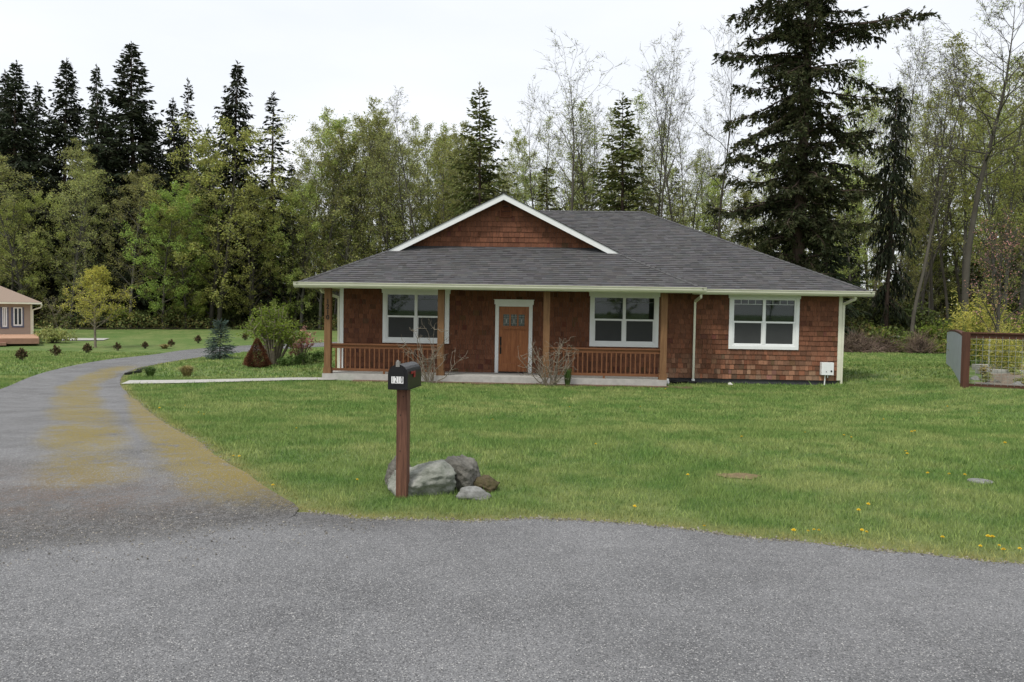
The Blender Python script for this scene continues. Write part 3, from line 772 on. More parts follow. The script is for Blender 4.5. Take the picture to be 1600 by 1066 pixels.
wr = 5.49; wy = -2.0
s_ = GW - wy
roof_face(b, (xl, wy), (wr, wy), (0, 1), [(xl, wy), (wr, wy), (wr - s_, GW), (xl + s_, GW)])
roof_face(b, (wr, wy), (wr, yf), (-1, 0), [(wr, wy), (wr, yf), (wr - (GY - wy), yf + (GY - wy)), (wr - (GY - wy), GY)])
k_ = wr - (GY - wy)
roof_face(b, (wr, wy), (wr, yf), (-1, 0), [(k_, GY), (k_, yf + wr - k_), (CX, yf + wr - CX), (CX, GY)])
roof_face(b, (xl, wy), (xl, yf), (1, 0), [(xl, wy), (xl + GY - wy, GY), (xl + GY - wy, yb - (GY - wy)), (xl, yb)])
q_ = xl + GY - wy
roof_face(b, (xl, wy), (xl, yf), (1, 0), [(q_, GY), (CX, GY), (CX, ym + .0), (xl + 6.1, ym), (q_, yb - (GY - wy))])
roof_face(b, (wr, yf), (xr, yf), (0, 1), [(wr, yf), (xr, yf), (xr - 6.1, ym), (xl + 6.1, ym), (CX, yf + wr - CX)])
roof_face(b, (xr, yf), (xr, yb), (-1, 0), [(xr, yf), (xr, yb), (xr - 6.1, ym)], .29)
roof_face(b, (xl, yb), (xr, yb), (0, -1), [(xl, yb), (xr, yb), (xr - 6.1, ym), (xl + 6.1, ym)], .29)
def rz(d): return ZE + .5 * d
D0 = .02
for pl in ([(xl, wy, ZE), (wr, wy, ZE), (wr - s_, GW, rz(s_)), (xl + s_, GW, rz(s_))],
           [(wr, wy, ZE), (wr, yf, ZE), (CX, yf + wr - CX, rz(wr - CX)), (CX, GY, rz(wr - CX)), (k_, GY, rz(wr - k_))],
           [(xl, wy, ZE), (q_, GY, rz(q_ - xl)), (CX, GY, rz(CX - xl)), (CX, ym, rz(CX - xl)), (xl + 6.1, ym, rz(6.1)), (xl, yb, ZE)],
           [(wr, yf, ZE), (xr, yf, ZE), (xr - 6.1, ym, rz(6.1)), (xl + 6.1, ym, rz(6.1)), (CX, yf + wr - CX, rz(wr - CX))],
           [(xr, yf, ZE), (xr, yb, ZE), (xr - 6.1, ym, rz(6.1))], [(xl, yb, ZE), (xr, yb, ZE), (xr - 6.1, ym, rz(6.1)), (xl + 6.1, ym, rz(6.1))]):
    b.poly([Vector((p[0], p[1], p[2] - .012)) for p in pl], (.5, .5, .5))
roof = b.build('roof', 'roof_shingle', house)
def caps(a, c, n1, n2):
    a = Vector(a); c = Vector(c); d = (c - a); L = d.length; d.normalize(); b = MB(); s = 0
    while s < L:
        e = min(s + .2, L); t = U(.75, 1.2); tn = (t, t, t)
        p0 = a + d * s; p1 = a + d * e
        o0, o1 = .030, .014
        for nn in (n1, n2):
            nn = Vector(nn)
            b.quad(p0 + Vector((0, 0, o0)), p1 + Vector((0, 0, o1)), p1 + nn * .13 + Vector((0, 0, o1)), p0 + nn * .13 + Vector((0, 0, o0)), tn)
            b.quad(p0 + Vector((0, 0, o0)), p0 + nn * .13 + Vector((0, 0, o0)), p0 + nn * .13, p0, tuple(x * .6 for x in tn))
        s = e
    b.build('ridge_cap', 'roof_shingle', roof)
sf = Vector((0, -1, -.5)); sb = Vector((0, 1, -.5)); sr_ = Vector((1, 0, -.5)); sl_ = Vector((-1, 0, -.5))
caps((wr, wy, ZE), (k_, GY, rz(GY - wy)), sf, sr_); caps((xl, wy, ZE), (q_, GY, rz(GY - wy)), sf, sl_)
caps((xr, yf, ZE), (xr - 6.1, ym, rz(6.1)), sf, sr_); caps((xr, yb, ZE), (xr - 6.1, ym, rz(6.1)), sb, sr_); caps((xl, yb, ZE), (xl + 6.1, ym, rz(6.1)), sb, sl_)
caps((xl + 6.1, ym, rz(6.1)), (xr - 6.1, ym, rz(6.1)), sf, sb); caps((CX, GY, rz(wr - CX)), (CX, 5.2, rz(wr - CX)), sl_, sr_)
# gable wall, vent and rake boards
zb = rz(GW - wy); za = rz(wr - CX) - .03; hw_ = (za - zb) / .5
tri = [(-hw_, zb), (hw_, zb), (0, za)]
gw = shingle_wall('gable_wall', (CX, GW - .02, 0), (1, 0, 0), [tri], -hw_, hw_, zb - .02, za, expo=.165)
b = MB(); b.poly([Vector((CX - hw_, GW, zb)), Vector((CX + hw_, GW, zb)), Vector((CX, GW, za))]); b.build('gable_backing', 'interior', house)
b = MB(); vx0, vx1, vz0 = -.47, -.11, 4.50 + .02
vc = (vx0 + vx1) / 2; vy = GW - .06
prof = lambda r, zz: [(vc - r, zz), (vc + r, zz)] + [(vc + r * cos(a), 4.76 + r * sin(a)) for a in np.linspace(0, pi, 11)]
po = prof(.185, 4.53); pi_ = prof(.15, 4.565)
for i in range(len(po)):
    j = (i + 1) % len(po)
    A = [Vector((po[i][0], vy - .012, po[i][1])), Vector((po[j][0], vy - .012, po[j][1])), Vector((pi_[j][0], vy - .012, pi_[j][1])), Vector((pi_[i][0], vy - .012, pi_[i][1]))]
    b.quad(*A); B_ = [p + Vector((0, .05, 0)) for p in A]; b.quad(A[1], A[0], B_[0], B_[1]); b.quad(A[3], A[2], B_[2], B_[3])
M['vent_wood'] = mat('vent_wood', (.13, .045, .022), .8, var=.2)
vent = b.build('gable_vent', 'vent_wood', gw)
b = MB(); b.poly([Vector((p[0], vy + .03, p[1])) for p in prof(.17, 4.55)]); b.build('vent_backing', 'black', vent)
for i in range(6):
    z = 4.58 + i * .052; r = .149 if z < 4.76 else sqrt(max(.0001, .149 ** 2 - (z - 4.75) ** 2))
    b = MB(); b.quad(Vector((vc - r, vy - .005, z)), Vector((vc + r, vy - .005, z)), Vector((vc + r, vy + .024, z + .035)), Vector((vc - r, vy + .024, z + .035))); b.build('slat', 'vent_wood', vent)
def rake(sgn):
    b = MB(); x_foot = HWW - (GY - wy); fz = rz(GY - wy)
    top0 = Vector((CX, GY - .02, rz(HWW) + .006)); d = Vector((sgn, 0, -.5))
    Lx = x_foot + .06
    t1 = top0 + d * Lx
    hgt = .185
    pts = [top0, t1, Vector((t1.x - sgn * .30, t1.y, t1.z - .036)), top0 - Vector((0, 0, hgt))]
    pts[1] = Vector((t1.x, t1.y, t1.z)); pts[2] = Vector((CX + sgn * (Lx - .33), GY - .02, rz(HWW) + .006 - hgt - .5 * (Lx - .33)))
    A = pts; B_ = [p + Vector((0, .035, 0)) for p in pts]
    b.poly(A); b.poly(B_[::-1])
    for i in range(4): b.quad(A[i], A[(i + 1) % 4], B_[(i + 1) % 4], B_[i])
    b.build('rake_board', 'white', house)
    b = MB()   # shingle edge above the board
    o = Vector((0, 0, .012)); y0 = GY - .045
    b.quad(Vector((CX, y0, top0.z)) + o * .2, Vector((t1.x, y0, t1.z)) + o * .2, Vector((t1.x, y0, t1.z)) + o * 2, Vector((CX, y0, top0.z)) + o * 2, (.6, .6, .6))
    b.quad(Vector((CX, y0, top0.z)) + o * 2, Vector((t1.x, y0, t1.z)) + o * 2, Vector((t1.x, GY + .05, t1.z)) + o * 2, Vector((CX, GY + .05, top0.z)) + o * 2, (.8, .8, .8))
    b.build('rake_shingle', 'roof_shingle', roof)
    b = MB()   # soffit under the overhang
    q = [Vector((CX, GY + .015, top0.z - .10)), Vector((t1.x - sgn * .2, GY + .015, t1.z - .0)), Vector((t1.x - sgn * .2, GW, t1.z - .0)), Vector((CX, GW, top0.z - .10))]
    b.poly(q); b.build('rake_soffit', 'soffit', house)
rake(1); rake(-1)
# soffits and gutters
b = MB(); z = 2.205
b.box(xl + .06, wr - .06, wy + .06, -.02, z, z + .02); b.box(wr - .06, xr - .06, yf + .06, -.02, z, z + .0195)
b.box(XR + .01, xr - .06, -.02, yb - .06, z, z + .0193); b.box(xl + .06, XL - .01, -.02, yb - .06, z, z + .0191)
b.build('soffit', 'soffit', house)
def gutter(p0, p1, out):
    """K profile; out = outward horizontal unit vector"""
    p0 = Vector(p0); p1 = Vector(p1); out = Vector(out); b = MB()
    prof = [(-.03, -.125), (.045, -.125), (.085, -.07), (.085, -.018), (.11, -.005), (.11, .01), (.098, .01), (.098, -.004), (.072, -.02), (.072, -.06), (.04, -.10), (-.03, -.10)]
    b.prism(prof, lambda i, a, c: (p1 if i else p0) + out * a + Vector((0, 0, ZE + c)) - Vector((0, 0, 0)))
    b.build('gutter', 'cream', house)
    f = MB(); f.bar(p0 + Vector((0, 0, ZE - .075)) - out * .045, p1 + Vector((0, 0, ZE - .075)) - out * .045, .03, .15); f.build('fascia', 'cream', house)
gutter((xl - .1, wy, 0), (wr + .1, wy, 0), (0, -1, 0)); gutter((wr, wy + .002, 0), (wr, yf - .115, 0), (1, 0, 0)); gutter((wr + .003, yf, 0), (xr + .1, yf, 0), (0, -1, 0))
gutter((xr, yf + .002, 0), (xr, yb, 0), (1, 0, 0)); gutter((xl, wy + .002, 0), (xl, yb, 0), (-1, 0, 0))
def spout(pts, shoe=None):
    b = MB()
    for i in range(len(pts) - 1):
        b.bar(pts[i], pts[i + 1], .062, .08)
    o = b.build('downspout', 'cream', house)
    if shoe:
        e = MB(); e.tube([Vector(p) for p in shoe], [.05, .052, .05], 12, cap=True); e.build('drain_elbow', 'white', o)
spout([(5.72, -.52, 2.16), (5.72, -.50, 2.08), (5.62, -.09, 1.95), (5.62, -.075, -.46)], [(5.62, -.075, -.44), (5.62, -.09, -.53), (5.62, -.13, -.57)])
spout([(10.3, -.50, 2.16), (10.3, -.44, 2.08), (10.13, -.02, 1.93), (10.13, .02, -.52)])
spout([(-5.95, -.45, 2.16), (-5.93, -.3, 2.08), (-5.50, .03, 1.90), (-5.50, .05, -.5)])
# white box on the wall
b = MB(); b.box(9.47, 9.83, -.20, -.03, -.23, .15); ub = b.build('utility_box', 'white', house)
b = MB(); b.tube([Vector((9.76, -.202, -.11)), Vector((9.76, -.212, -.11))], [.028, .028], 12, cap=True); b.tube([Vector((9.61, -.202, -.13)), Vector((9.61, -.21, -.13))], [.014, .014], 10, cap=True); b.build('box_port', 'black', ub)
b = MB(); b.tube([Vector((9.60, -.12, -.23)), Vector((9.60, -.12, -.36)), Vector((9.585, -.12, -.62))], [.018, .018, .018], 8); b.tube([Vector((9.68, -.12, -.23)), Vector((9.68, -.12, -.32))], [.015, .015], 8, cap=True); b.build('box_pipe', 'white', ub)
# drain stub, hose and stone by the wall
p = hw(4.74, -.75); b = MB(); b.tube([Vector((0, 0, -.05)), Vector((0, 0, .10)), Vector((-.01, -.03, .14))], [.055, .055, .05], 14, cap=True); b.tube([Vector((0, 0, .04)), Vector((0, 0, .075))], [.066, .066], 14, cap=True)
o = b.build('drain_stub', 'white'); o.location = (p.x, p.y, -.56); tag(o, 'small white drain pipe cap in the grass beside the right end of the porch slab', 'pipe')
b = MB(); pts = [hw(4.85, -.42, -.54), hw(5.05, -.48, -.50), hw(5.2, -.40, -.50), hw(5.35, -.36, -.48), hw(5.5, -.40, -.52), hw(5.66, -.33, -.545)]
b.tube(pts, [.055] * 6, 10, cap=True)
tag(b.build('drain_hose', 'black_plastic', smooth=True), 'black flexible drain hose on the ground below the middle downspout', 'hose')
def rock(name, m, c, s, seed, sub=3, rough=.28, rot=0, flat=.0, planes=7):
    import bmesh
    r = random.Random(seed); bm = bmesh.new(); bmesh.ops.create_icosphere(bm, subdivisions=sub + 2, radius=1)
    pl = []
    for i in range(planes):
        d = Vector((r.uniform(-1, 1), r.uniform(-1, 1), r.uniform(-.6, 1))).normalized(); pl.append((d, r.uniform(.55, .85)))
    off = [Vector((r.uniform(-5, 5), r.uniform(-5, 5), r.uniform(-5, 5))) for _ in range(4)]
    from mathutils import noise as mn
    for v in bm.verts:
        p = v.co.copy()
        for d, k in pl:
            e = p.dot(d) - k
            if e > 0: p -= d * e * .93
        rd = 1 - abs(mn.noise(p * 2.2 + off[3])) * 2
        n0 = mn.noise(p * 1.3 + off[0]) * rough + rd * rough * .22 + mn.noise(p * 4.1 + off[1]) * rough * .3 + mn.noise(p * 9 + off[2]) * rough * .2 + mn.noise(p * 22 + off[3]) * rough * .10
        v.co = p * (1 + n0)
    for v in bm.verts: v.co = Vector((v.co.x * s[0], v.co.y * s[1], v.co.z * s[2]))
    me = bpy.data.meshes.new(name); bm.to_mesh(me); bm.free(); me.materials.append(M[m])
    me.polygons.foreach_set('use_smooth', [True] * len(me.polygons))
    o = bpy.data.objects.new(name, me); col.objects.link(o); o.location = c; o.rotation_euler = (0, 0, rot); return o
p = hw(6.62, -.72); tag(rock('stone', 'white_stone', (p.x, p.y, -.53), (.085, .06, .06), 3), 'small white stone on the lawn in front of the right-hand wall', 'stone')

# ------------------------------------------------------------------ mailbox
mp = at(629, 778, 6.88); mb0 = empty('mailbox', (mp.x, mp.y, hz(mp.x, mp.y)), R_(-9), 'black curved-top mailbox numbered 1210 on a reddish wooden post by the road', 'mailbox')
b = MB(); b.box(-.047, .047, -.047, .047, -.1, .955); pst = b.build('post', 'mail_post', mb0)
for zz_ in (.88, .72, .41): nb_ = MB(); nb_.tube([Vector((.012 * (1 if zz_ > .8 else -1), -.0475, zz_)), Vector((.012 * (1 if zz_ > .8 else -1), -.0495, zz_))], [.005, .005], 8, cap=True); nb_.build('nail_head', 'dark_metal', pst)
W_, SH, LL = .083, .135, .42; z0 = .957
def arch(w, zr, n=12): return [(-w, 0), (w, 0)] + [(w * cos(a), zr + w * sin(a)) for a in np.linspace(0, pi, n)]
pf = arch(W_, SH - .012)
b = MB(); b.prism(pf, lambda i, a, c: Vector((a, .26 if i else -.155, z0 + c))); body = b.build('box_body', 'mail_black', mb0)
b = MB(); pd = arch(W_ + .004, SH - .012); b.prism(pd, lambda i, a, c: Vector((a, -.156 if i else -.172, z0 - .002 + c))); dr_ = b.build('box_door', 'mail_black', mb0)
b = MB(); b.prism([(x * .72, z * .8 + .03) for x, z in pf], lambda i, a, c: Vector((a, -.1735 if i else -.1765, z0 + c))); b.build('door_panel', 'mail_black', dr_)
b = MB(); b.box(-.016, .016, -.182, -.150, z0 + SH + W_ - .030, z0 + SH + W_ + .012); b.tube([Vector((0, -.175, z0 + .225)), Vector((0, -.175, z0 + .243))], [.012, .010], 10, cap=True); b.build('latch', 'steel', mb0)
b = MB()
for i in range(4): b.box(-.054 + i * .0262, -.054 + i * .0262 + .0250, -.1785, -.177, z0 + .048, z0 + .106)
npl = b.build('number_plate', 'plate', mb0)
for i, ch in enumerate('1210'):
    text_mesh('digit', ch, .072, 'black', npl, (-.054 + i * .0262 + .0125, -.1792, z0 + .077), (R_(90), 0, 0), .0003, .0009, .52)
b = MB(); xs_ = W_ + .004; b.box(xs_, xs_ + .004, -.075, .045, z0 + .122, z0 + .142); b.box(xs_, xs_ + .0045, -.005, .045, z0 + .088, z0 + .121)
b.build('flag', 'flag_red', mb0)
b = MB(); b.box(-W_ - .006, W_ + .006, -.16, .262, z0 - .008, z0 - .001); b.build('base_plate', 'mail_black', mb0)

# boulders
def gp(px, py, y): 
    q = at(px, py, y); return q
def rk(px, y, *a): 
    q = at(px, 700, y); return (q.x, y, hz(q.x, y) + a[0])
tag(rock('boulder', 'rock_pale', rk(660, 7.10, .11), (.36, .21, .21), 12, rot=.1, planes=13), 'large pale grey boulder with a broken flank right behind the mailbox post', 'boulder')
tag(rock('boulder', 'rock_dark', rk(722, 7.30, .12), (.25, .22, .20), 29, rot=.9), 'dark grey rounded boulder leaning behind the pale one', 'boulder')
tag(rock('boulder', 'rock_dark', rk(622, 7.35, .09), (.12, .16, .17), 31), 'dark boulder mostly hidden left of the mailbox post', 'boulder')
tag(rock('boulder', 'rock_moss', rk(762, 7.22, .04), (.13, .12, .095), 41), 'brown mossy rock at the right end of the group', 'boulder')
tag(rock('boulder', 'rock_small', rk(741, 6.88, .025), (.155, .085, .075), 57, rot=-.05, rough=.18), 'small flat grey stone lying in front of the others', 'boulder')

# ------------------------------------------------------------------ vegetation generators
def leafquad(b, p, size, t, d=None, asp=.6):
    d = d or Vector((rng.gauss(0, 1), rng.gauss(0, 1), rng.gauss(0, .8)))
    if d.length < 1e-3: d = Vector((1, 0, 0))
    d = d.normalized(); e = d.cross(Vector((rng.gauss(0, 1), rng.gauss(0, 1), rng.gauss(0, 1)))).normalized()
    b.quad(p, p + d * size * .5 + e * size * asp * .5, p + d * size, p + d * size * .5 - e * size * asp * .5, t)
def wander(p, d, L, n, jit, up=0):
    pts = [p.copy()]; d = d.normalized()
    for i in range(n):
        d = (d + Vector((rng.gauss(0, jit), rng.gauss(0, jit), rng.gauss(0, jit) + up))).normalized()
        p = p + d * (L / n); pts.append(p.copy())
    return pts
def broadleaf(name, Ht, cb, spread, limbs, nleaf, leaf, bark, leaves, r0=None, upang=50, shape='oval', lean=.02, sub=5, twig=4, label=None, cat='tree', top_leaf=1.0, trunks=1, jit=.10):
    root = empty(name, (0, 0, 0), 0, label, cat); T_ = MB(); L_ = MB(); r0 = r0 or Ht * .0105
    tw_pts = []
    for tk in range(trunks):
        off = Vector((rng.gauss(0, .25), rng.gauss(0, .25), 0)) if trunks > 1 else Vector((0, 0, 0))
        ht = Ht * (1 if tk == 0 else U(.75, .95)); d0 = Vector((rng.gauss(0, lean) + off.x * .15, rng.gauss(0, lean) + off.y * .15, 1))
        tp = wander(off + Vector((0, 0, -.3)), d0, ht, 14, .035, .03)
        rr = [max(.012, r0 * (1 - i / 14.) ** .85 * (1.25 if i == 0 else 1)) for i in range(15)]
        T_.tube(tp, rr, 7)
        for i in range(limbs // trunks):
            t = cb + (1 - cb) * ((i + U(0, 1)) / (limbs // trunks)) * .98
            k = t * 14; j = min(int(k), 13); base = tp[j].lerp(tp[j + 1], k - j)
            s = (t - cb) / (1 - cb)
            if shape == 'oval': pr = sin(pi * (.12 + .83 * s)) ** .7
            elif shape == 'cone': pr = (1 - s) ** .7 * .95 + .1
            elif shape == 'vase': pr = .45 + .55 * sin(pi * (.1 + .75 * s))
            else: pr = 1 - .55 * s
            ln = spread * pr * U(.7, 1.15); a = i * 2.4 + U(-.4, .4); el = R_(upang + 20 * s + U(-12, 12))
            d = Vector((cos(a) * cos(el), sin(a) * cos(el), sin(el)))
            lp = wander(base, d, ln, 5, jit, .03); rl = rr[j] * .48
            T_.tube(lp, [max(.008, rl * (1 - q / 5.5)) for q in range(6)], 5)
            for m_ in range(sub):
                q = U(.2, 1); kk = q * 5; jj = min(int(kk), 4); bp = lp[jj].lerp(lp[jj + 1], kk - jj)
                dd = (d + Vector((rng.gauss(0, .7), rng.gauss(0, .7), rng.gauss(0, .5)))).normalized(); l2 = ln * U(.25, .45) * (1.2 - .5 * q)
                sp_ = wander(bp, dd, l2, 3, .16, .03); T_.tube(sp_, [max(.006, rl * .35 * (1 - w / 4)) for w in range(4)], 3)
                for w in range(twig):
                    tb = sp_[rng.randint(1, 3)]; td = (dd + Vector((rng.gauss(0, .8), rng.gauss(0, .8), rng.gauss(0, .6)))).normalized(); l3 = l2 * U(.3, .6)
                    te = tb + td * l3; T_.tube([tb, te], [.010, .004], 3); tw_pts.append((tb, te, s))
        # top twigs
    if nleaf and tw_pts:
        for i in range(nleaf):
            a, c, s = rng.choice(tw_pts)
            if s > .6 and rng.random() > top_leaf: continue
            p = a.lerp(c, U(.1, 1.1)) + Vector((rng.gauss(0, leaf * .9), rng.gauss(0, leaf * .9), rng.gauss(0, leaf * .9)))
            g = U(.6, 1.4); leafquad(L_, p, leaf * U(.6, 1.4), (g * U(.9, 1.1), g, g * U(.7, 1.2)))
    T_.build('trunk', bark, root, smooth=True)
    if nleaf: L_.build('crown', leaves, root)
    return root
def conifer(name, Ht, Rad, cb, needles, bark='fir_bark', r0=None, gap=.45, nb=5, fine=1.0, droop=.25, prof=.8, sparse=0, hang=.25, tip=.12, wid=.30, dens=1):
    root = empty(name, (0, 0, 0)); T_ = MB(); L_ = MB(); r0 = r0 or Ht * .012
    tp = wander(Vector((0, 0, -.3)), Vector((rng.gauss(0, .01), rng.gauss(0, .01), 1)), Ht, 16, .008, .02)
    rr = [max(.015, r0 * (1 - i / 16.) ** .8) for i in range(17)]
    T_.tube(tp, rr, 8)
    z = Ht * cb
    while z < Ht * .985:
        s = z / Ht; k = s * 16; j = min(int(k), 15); base = tp[j].lerp(tp[j + 1], k - j)
        q = (1 - s) / (1 - cb)
        lmax = Rad * q ** prof * (1.0 if q < .8 else U(.7, 1)) + .12
        g0 = U(.75, 1.15)
        for i in range(nb):
            if rng.random() < sparse: continue
            ln = lmax * U(.55, 1.18) * (.85 + .15 * g0); a = U(0, 2 * pi); el = R_(35 * s ** 2 - 14 * (1 - s) + U(-10, 10))
            d = Vector((cos(a) * cos(el), sin(a) * cos(el), sin(el)))
            n = 5; pts = [base.copy()]; p = base.copy(); dd = d.copy()
            for m_ in range(n):
                dd.z += (-droop * .28 if m_ < 3 else tip); dd.x += rng.gauss(0, .07); dd.y += rng.gauss(0, .07); dd.normalize(); p = p + dd * ln / n; pts.append(p.copy())
            rb = max(.010, rr[j] * .2); T_.tube(pts, [rb * (1 - .16 * m_) for m_ in range(6)], 3)
            step = .30 / fine; m = max(2, int(ln / step * dens))
            for w in range(m):
                f = (.12 + .88 * (w + U(0, 1)) / m) if ln > 1 else (w + U(0, 1)) / m
                kk = f * 5; jj = min(int(kk), 4); bp = pts[jj].lerp(pts[jj + 1], kk - jj); ax = (pts[jj + 1] - pts[jj]).normalized()
                sd = ax.cross(Vector((0, 0, 1))); sd = sd.normalized() if sd.length > .01 else Vector((1, 0, 0))
                g = U(.55, 1.35) * (.85 + .3 * f); tn = (g * U(.9, 1.15), g, g * U(.8, 1.1))
                for sg in (-1, 1):
                    bl = min(1.15, .25 + ln * wid * (1.15 - f)) * U(.6, 1.2)
                    bd = (ax * U(.5, 1) + sd * sg * U(.5, 1) - Vector((0, 0, 1)) * hang * U(.2, 1.6)).normalized()
                    nseg = max(1, int(bl / (.33 / fine) + .5)); pp = bp
                    for u in range(nseg):
                        sl = bl / nseg * 1.35; dd2 = (bd + Vector((rng.gauss(0, .28), rng.gauss(0, .28), rng.gauss(0, .18) - hang * .3 * u))).normalized()
                        leafquad(L_, pp, sl, tn, dd2, .38 / max(.7, fine ** .5)); pp = pp + dd2 * (bl / nseg)
        z += gap * U(.7, 1.3) * (.55 + .6 * q)
    for i in range(10): leafquad(L_, tp[-1] + Vector((0, 0, -U(0, .8))), .35, (1, 1, 1), Vector((rng.gauss(0, .5), rng.gauss(0, .5), 1)), .3)
    T_.build('trunk', bark, root, smooth=True); L_.build('crown', needles, root); return root

PROTO = {}
PROTO['c1'] = (conifer('conifer_tree', 26, 5.6, .12, 'dark_needles', nb=8, gap=.42, hang=.45, dens=1.15), 26)
PROTO['c2'] = (conifer('conifer_tree', 26, 5.0, .10, 'dark_needles', nb=7, gap=.46, droop=.6, hang=.7, dens=1.15), 26)
PROTO['c3'] = (conifer('conifer_tree', 22, 3.0, .15, 'dark_needles', nb=6, gap=.48, sparse=.15, droop=.4, prof=.7, hang=.4), 22)
PROTO['g1'] = (conifer('conifer_tree', 20, 5.2, .10, 'green_needles', nb=6, gap=.50, sparse=.05, droop=.2, hang=.3), 20)
PROTO['g2'] = (conifer('conifer_tree', 20, 4.6, .12, 'green_needles', nb=6, gap=.55, sparse=.1, droop=.35, hang=.3), 20)
PROTO['m1'] = (broadleaf('maple_tree', 14, .10, 5.2, 34, 17000, .135, 'bark', 'spring_leaves', upang=25, r0=.17, trunks=2), 14)
PROTO['m2'] = (broadleaf('maple_tree', 14, .08, 4.6, 34, 16000, .135, 'bark', 'fresh_leaves', upang=20, r0=.15), 14)
PROTO['o1'] = (broadleaf('alder_tree', 17, .16, 4.2, 38, 11500, .125, 'pale_bark', 'olive_leaves', upang=38, r0=.15, twig=5), 17)
PROTO['o2'] = (broadleaf('alder_tree', 17, .20, 3.6, 34, 9000, .125, 'pale_bark', 'spring_leaves', upang=45, r0=.14, twig=5), 17)
PROTO['a1'] = (broadleaf('alder_tree', 19, .34, 3.4, 28, 5200, .12, 'bark', 'olive_leaves', upang=48, r0=.15, top_leaf=.35, twig=5), 19)
PROTO['a2'] = (broadleaf('alder_tree', 19, .26, 3.0, 30, 6800, .12, 'pale_bark', 'spring_leaves', upang=50, r0=.13, top_leaf=.55, twig=5), 19)
PROTO['b1'] = (broadleaf('bare_tree', 19, .35, 4.4, 22, 900, .10, 'bark', 'olive_leaves', upang=42, r0=.15, sub=6, twig=6, shape='vase', jit=.16), 19)
PROTO['b2'] = (broadleaf('bare_tree', 19, .45, 2.8, 22, 700, .10, 'bark', 'olive_leaves', upang=52, r0=.12, sub=6, twig=6, shape='vase', jit=.14), 19)
PROTO['b3'] = (broadleaf('alder_tree', 20, .50, 4.6, 30, 2600, .09, 'bark', 'olive_leaves', upang=30, r0=.20, sub=8, twig=7, shape='oval', jit=.10, top_leaf=.9), 20)
used = {}
def place(kind, px, py, y, label, group=None, cat='tree', sx=1, rot=None):
    pr, h0 = PROTO[kind]
    g = at(px, 480, y); top = at(px, py, y); zg = hz(g.x, y); hgt = top.z - zg
    k = hgt / h0
    if kind in used: o = copy_tree(pr)
    else: o = pr; used[kind] = 1
    o.location = (g.x, y, zg); o.rotation_euler = (0, 0, rot if rot is not None else U(0, 6.28)); s = k ** .6 * sx if k < 1 else k * sx
    o.scale = (s, s, k); tag(o, label, cat, group); return o

# conifers one can tell apart
HERO = [('c1', 22, 88, 82, 'dark conifer at the left edge of the picture', 1.0), ('c2', 2, 100, 85, 'dark conifer cut by the left edge of the photo', .9),
        ('c1', 97, 86, 84, 'dark fir with a pointed top, second conifer from the left', .95), ('c2', 150, 97, 80, 'thin-topped dark conifer between two dense firs on the left', .75),
        ('c1', 213, 58, 82, 'tallest dense dark fir of the left woods', 1.15), ('c3', 296, 122, 88, 'spindly spire-like conifer right of the tallest left fir', .8), ('c2', 277, 150, 86, 'dark conifer half hidden right of the tallest left fir', .8),
        ('c2', 355, 87, 80, 'dark conifer with drooping tiers, above the bright maples', 1.05), ('c3', 421, 138, 79, 'narrow dark conifer with gaps, rightmost of the left group', 1.15),
        ('g1', 753, 126, 64, 'layered green conifer rising behind the porch gable', .95), ('g1', 975, 142, 61, 'green conifer standing behind the main roof ridge', 1.0),
        ('g2', 905, 244, 78, 'short green conifer low behind the roof between bare trunks', .8), ('c2', 50, 120, 90, 'dark conifer behind the two at the left edge', .9), ('c2', 180, 170, 92, 'dark conifer in the second row left of the tallest fir', 1.1),
        ('c1', 245, 190, 94, 'dark conifer in the second row behind the bright maple', 1.0), ('g1', 700, 235, 80, 'low green conifer left of the gable peak', .7), ('g2', 950, 230, 76, 'low green conifer left of the taller one behind the ridge', .8), ('g1', 330, 190, 78, 'green conifer below the drooping dark one', .8)]
for k, px, py, y, lb, sx in HERO: place(k, px, py, y, lb, sx=sx)
def fit(px, y): 
    x = at(px, 480, y).x
    while y < wood_edge(at(px, 480, y).x) + 1.5: y += 1
    return y
# bare and slender trees seen one by one against the sky
SOLO = [('b1', 878, 108, 62, 'tall bare tree with a wide forked crown behind the gable right slope', 1.1), ('b1', 835, 178, 64, 'bare many-stemmed tree just right of the gable peak', .9),
        ('b2', 925, 148, 66, 'slim bare tree left of the green conifer behind the ridge', .9), ('b1', 1035, 100, 60, 'tall twiggy alder right of the green conifer behind the ridge', .8),
        ('b2', 1010, 118, 63, 'thin alder close beside the twiggy one behind the ridge', 1), ('b2', 1075, 118, 59, 'dark slim trunk above the right hip of the roof', 1), ('b2', 1085, 135, 64, 'second slim trunk above the right hip of the roof', .9),
        ('b1', 1118, 88, 55, 'pale bare tree left of the big fir', .8), ('b3', 1510, 2, 48, 'tall alder with spreading fine crown near the right edge', 1.15), ('b2', 1425, 90, 46, 'pale leaning alder trunk right of the big fir', 1.1),
        ('a2', 1570, 60, 52, 'leafy alder right of the tallest one', 1), ('a2', 1595, 30, 55, 'alder at the right edge of the photo', 1), ('b1', 1460, 130, 58, 'bare alder between the big fir and the tallest alder', .9), ('o1', 470, 180, 70, 'olive alder at the left end of the middle woods', 1.0), ('o1', 528, 165, 72, 'broad olive alder above the left roof corner', 1.25),
        ('a1', 610, 185, 70, 'thin-leaved alder above the left gable slope', 1.1), ('b2', 670, 165, 68, 'slim bare alder above the left gable slope', 1.1), ('a2', 700, 200, 66, 'slender alder left of the layered green conifer', 1)]
for k, px, py, y, lb, sx in SOLO: place(k, px, py, fit(px, y), lb, sx=sx)
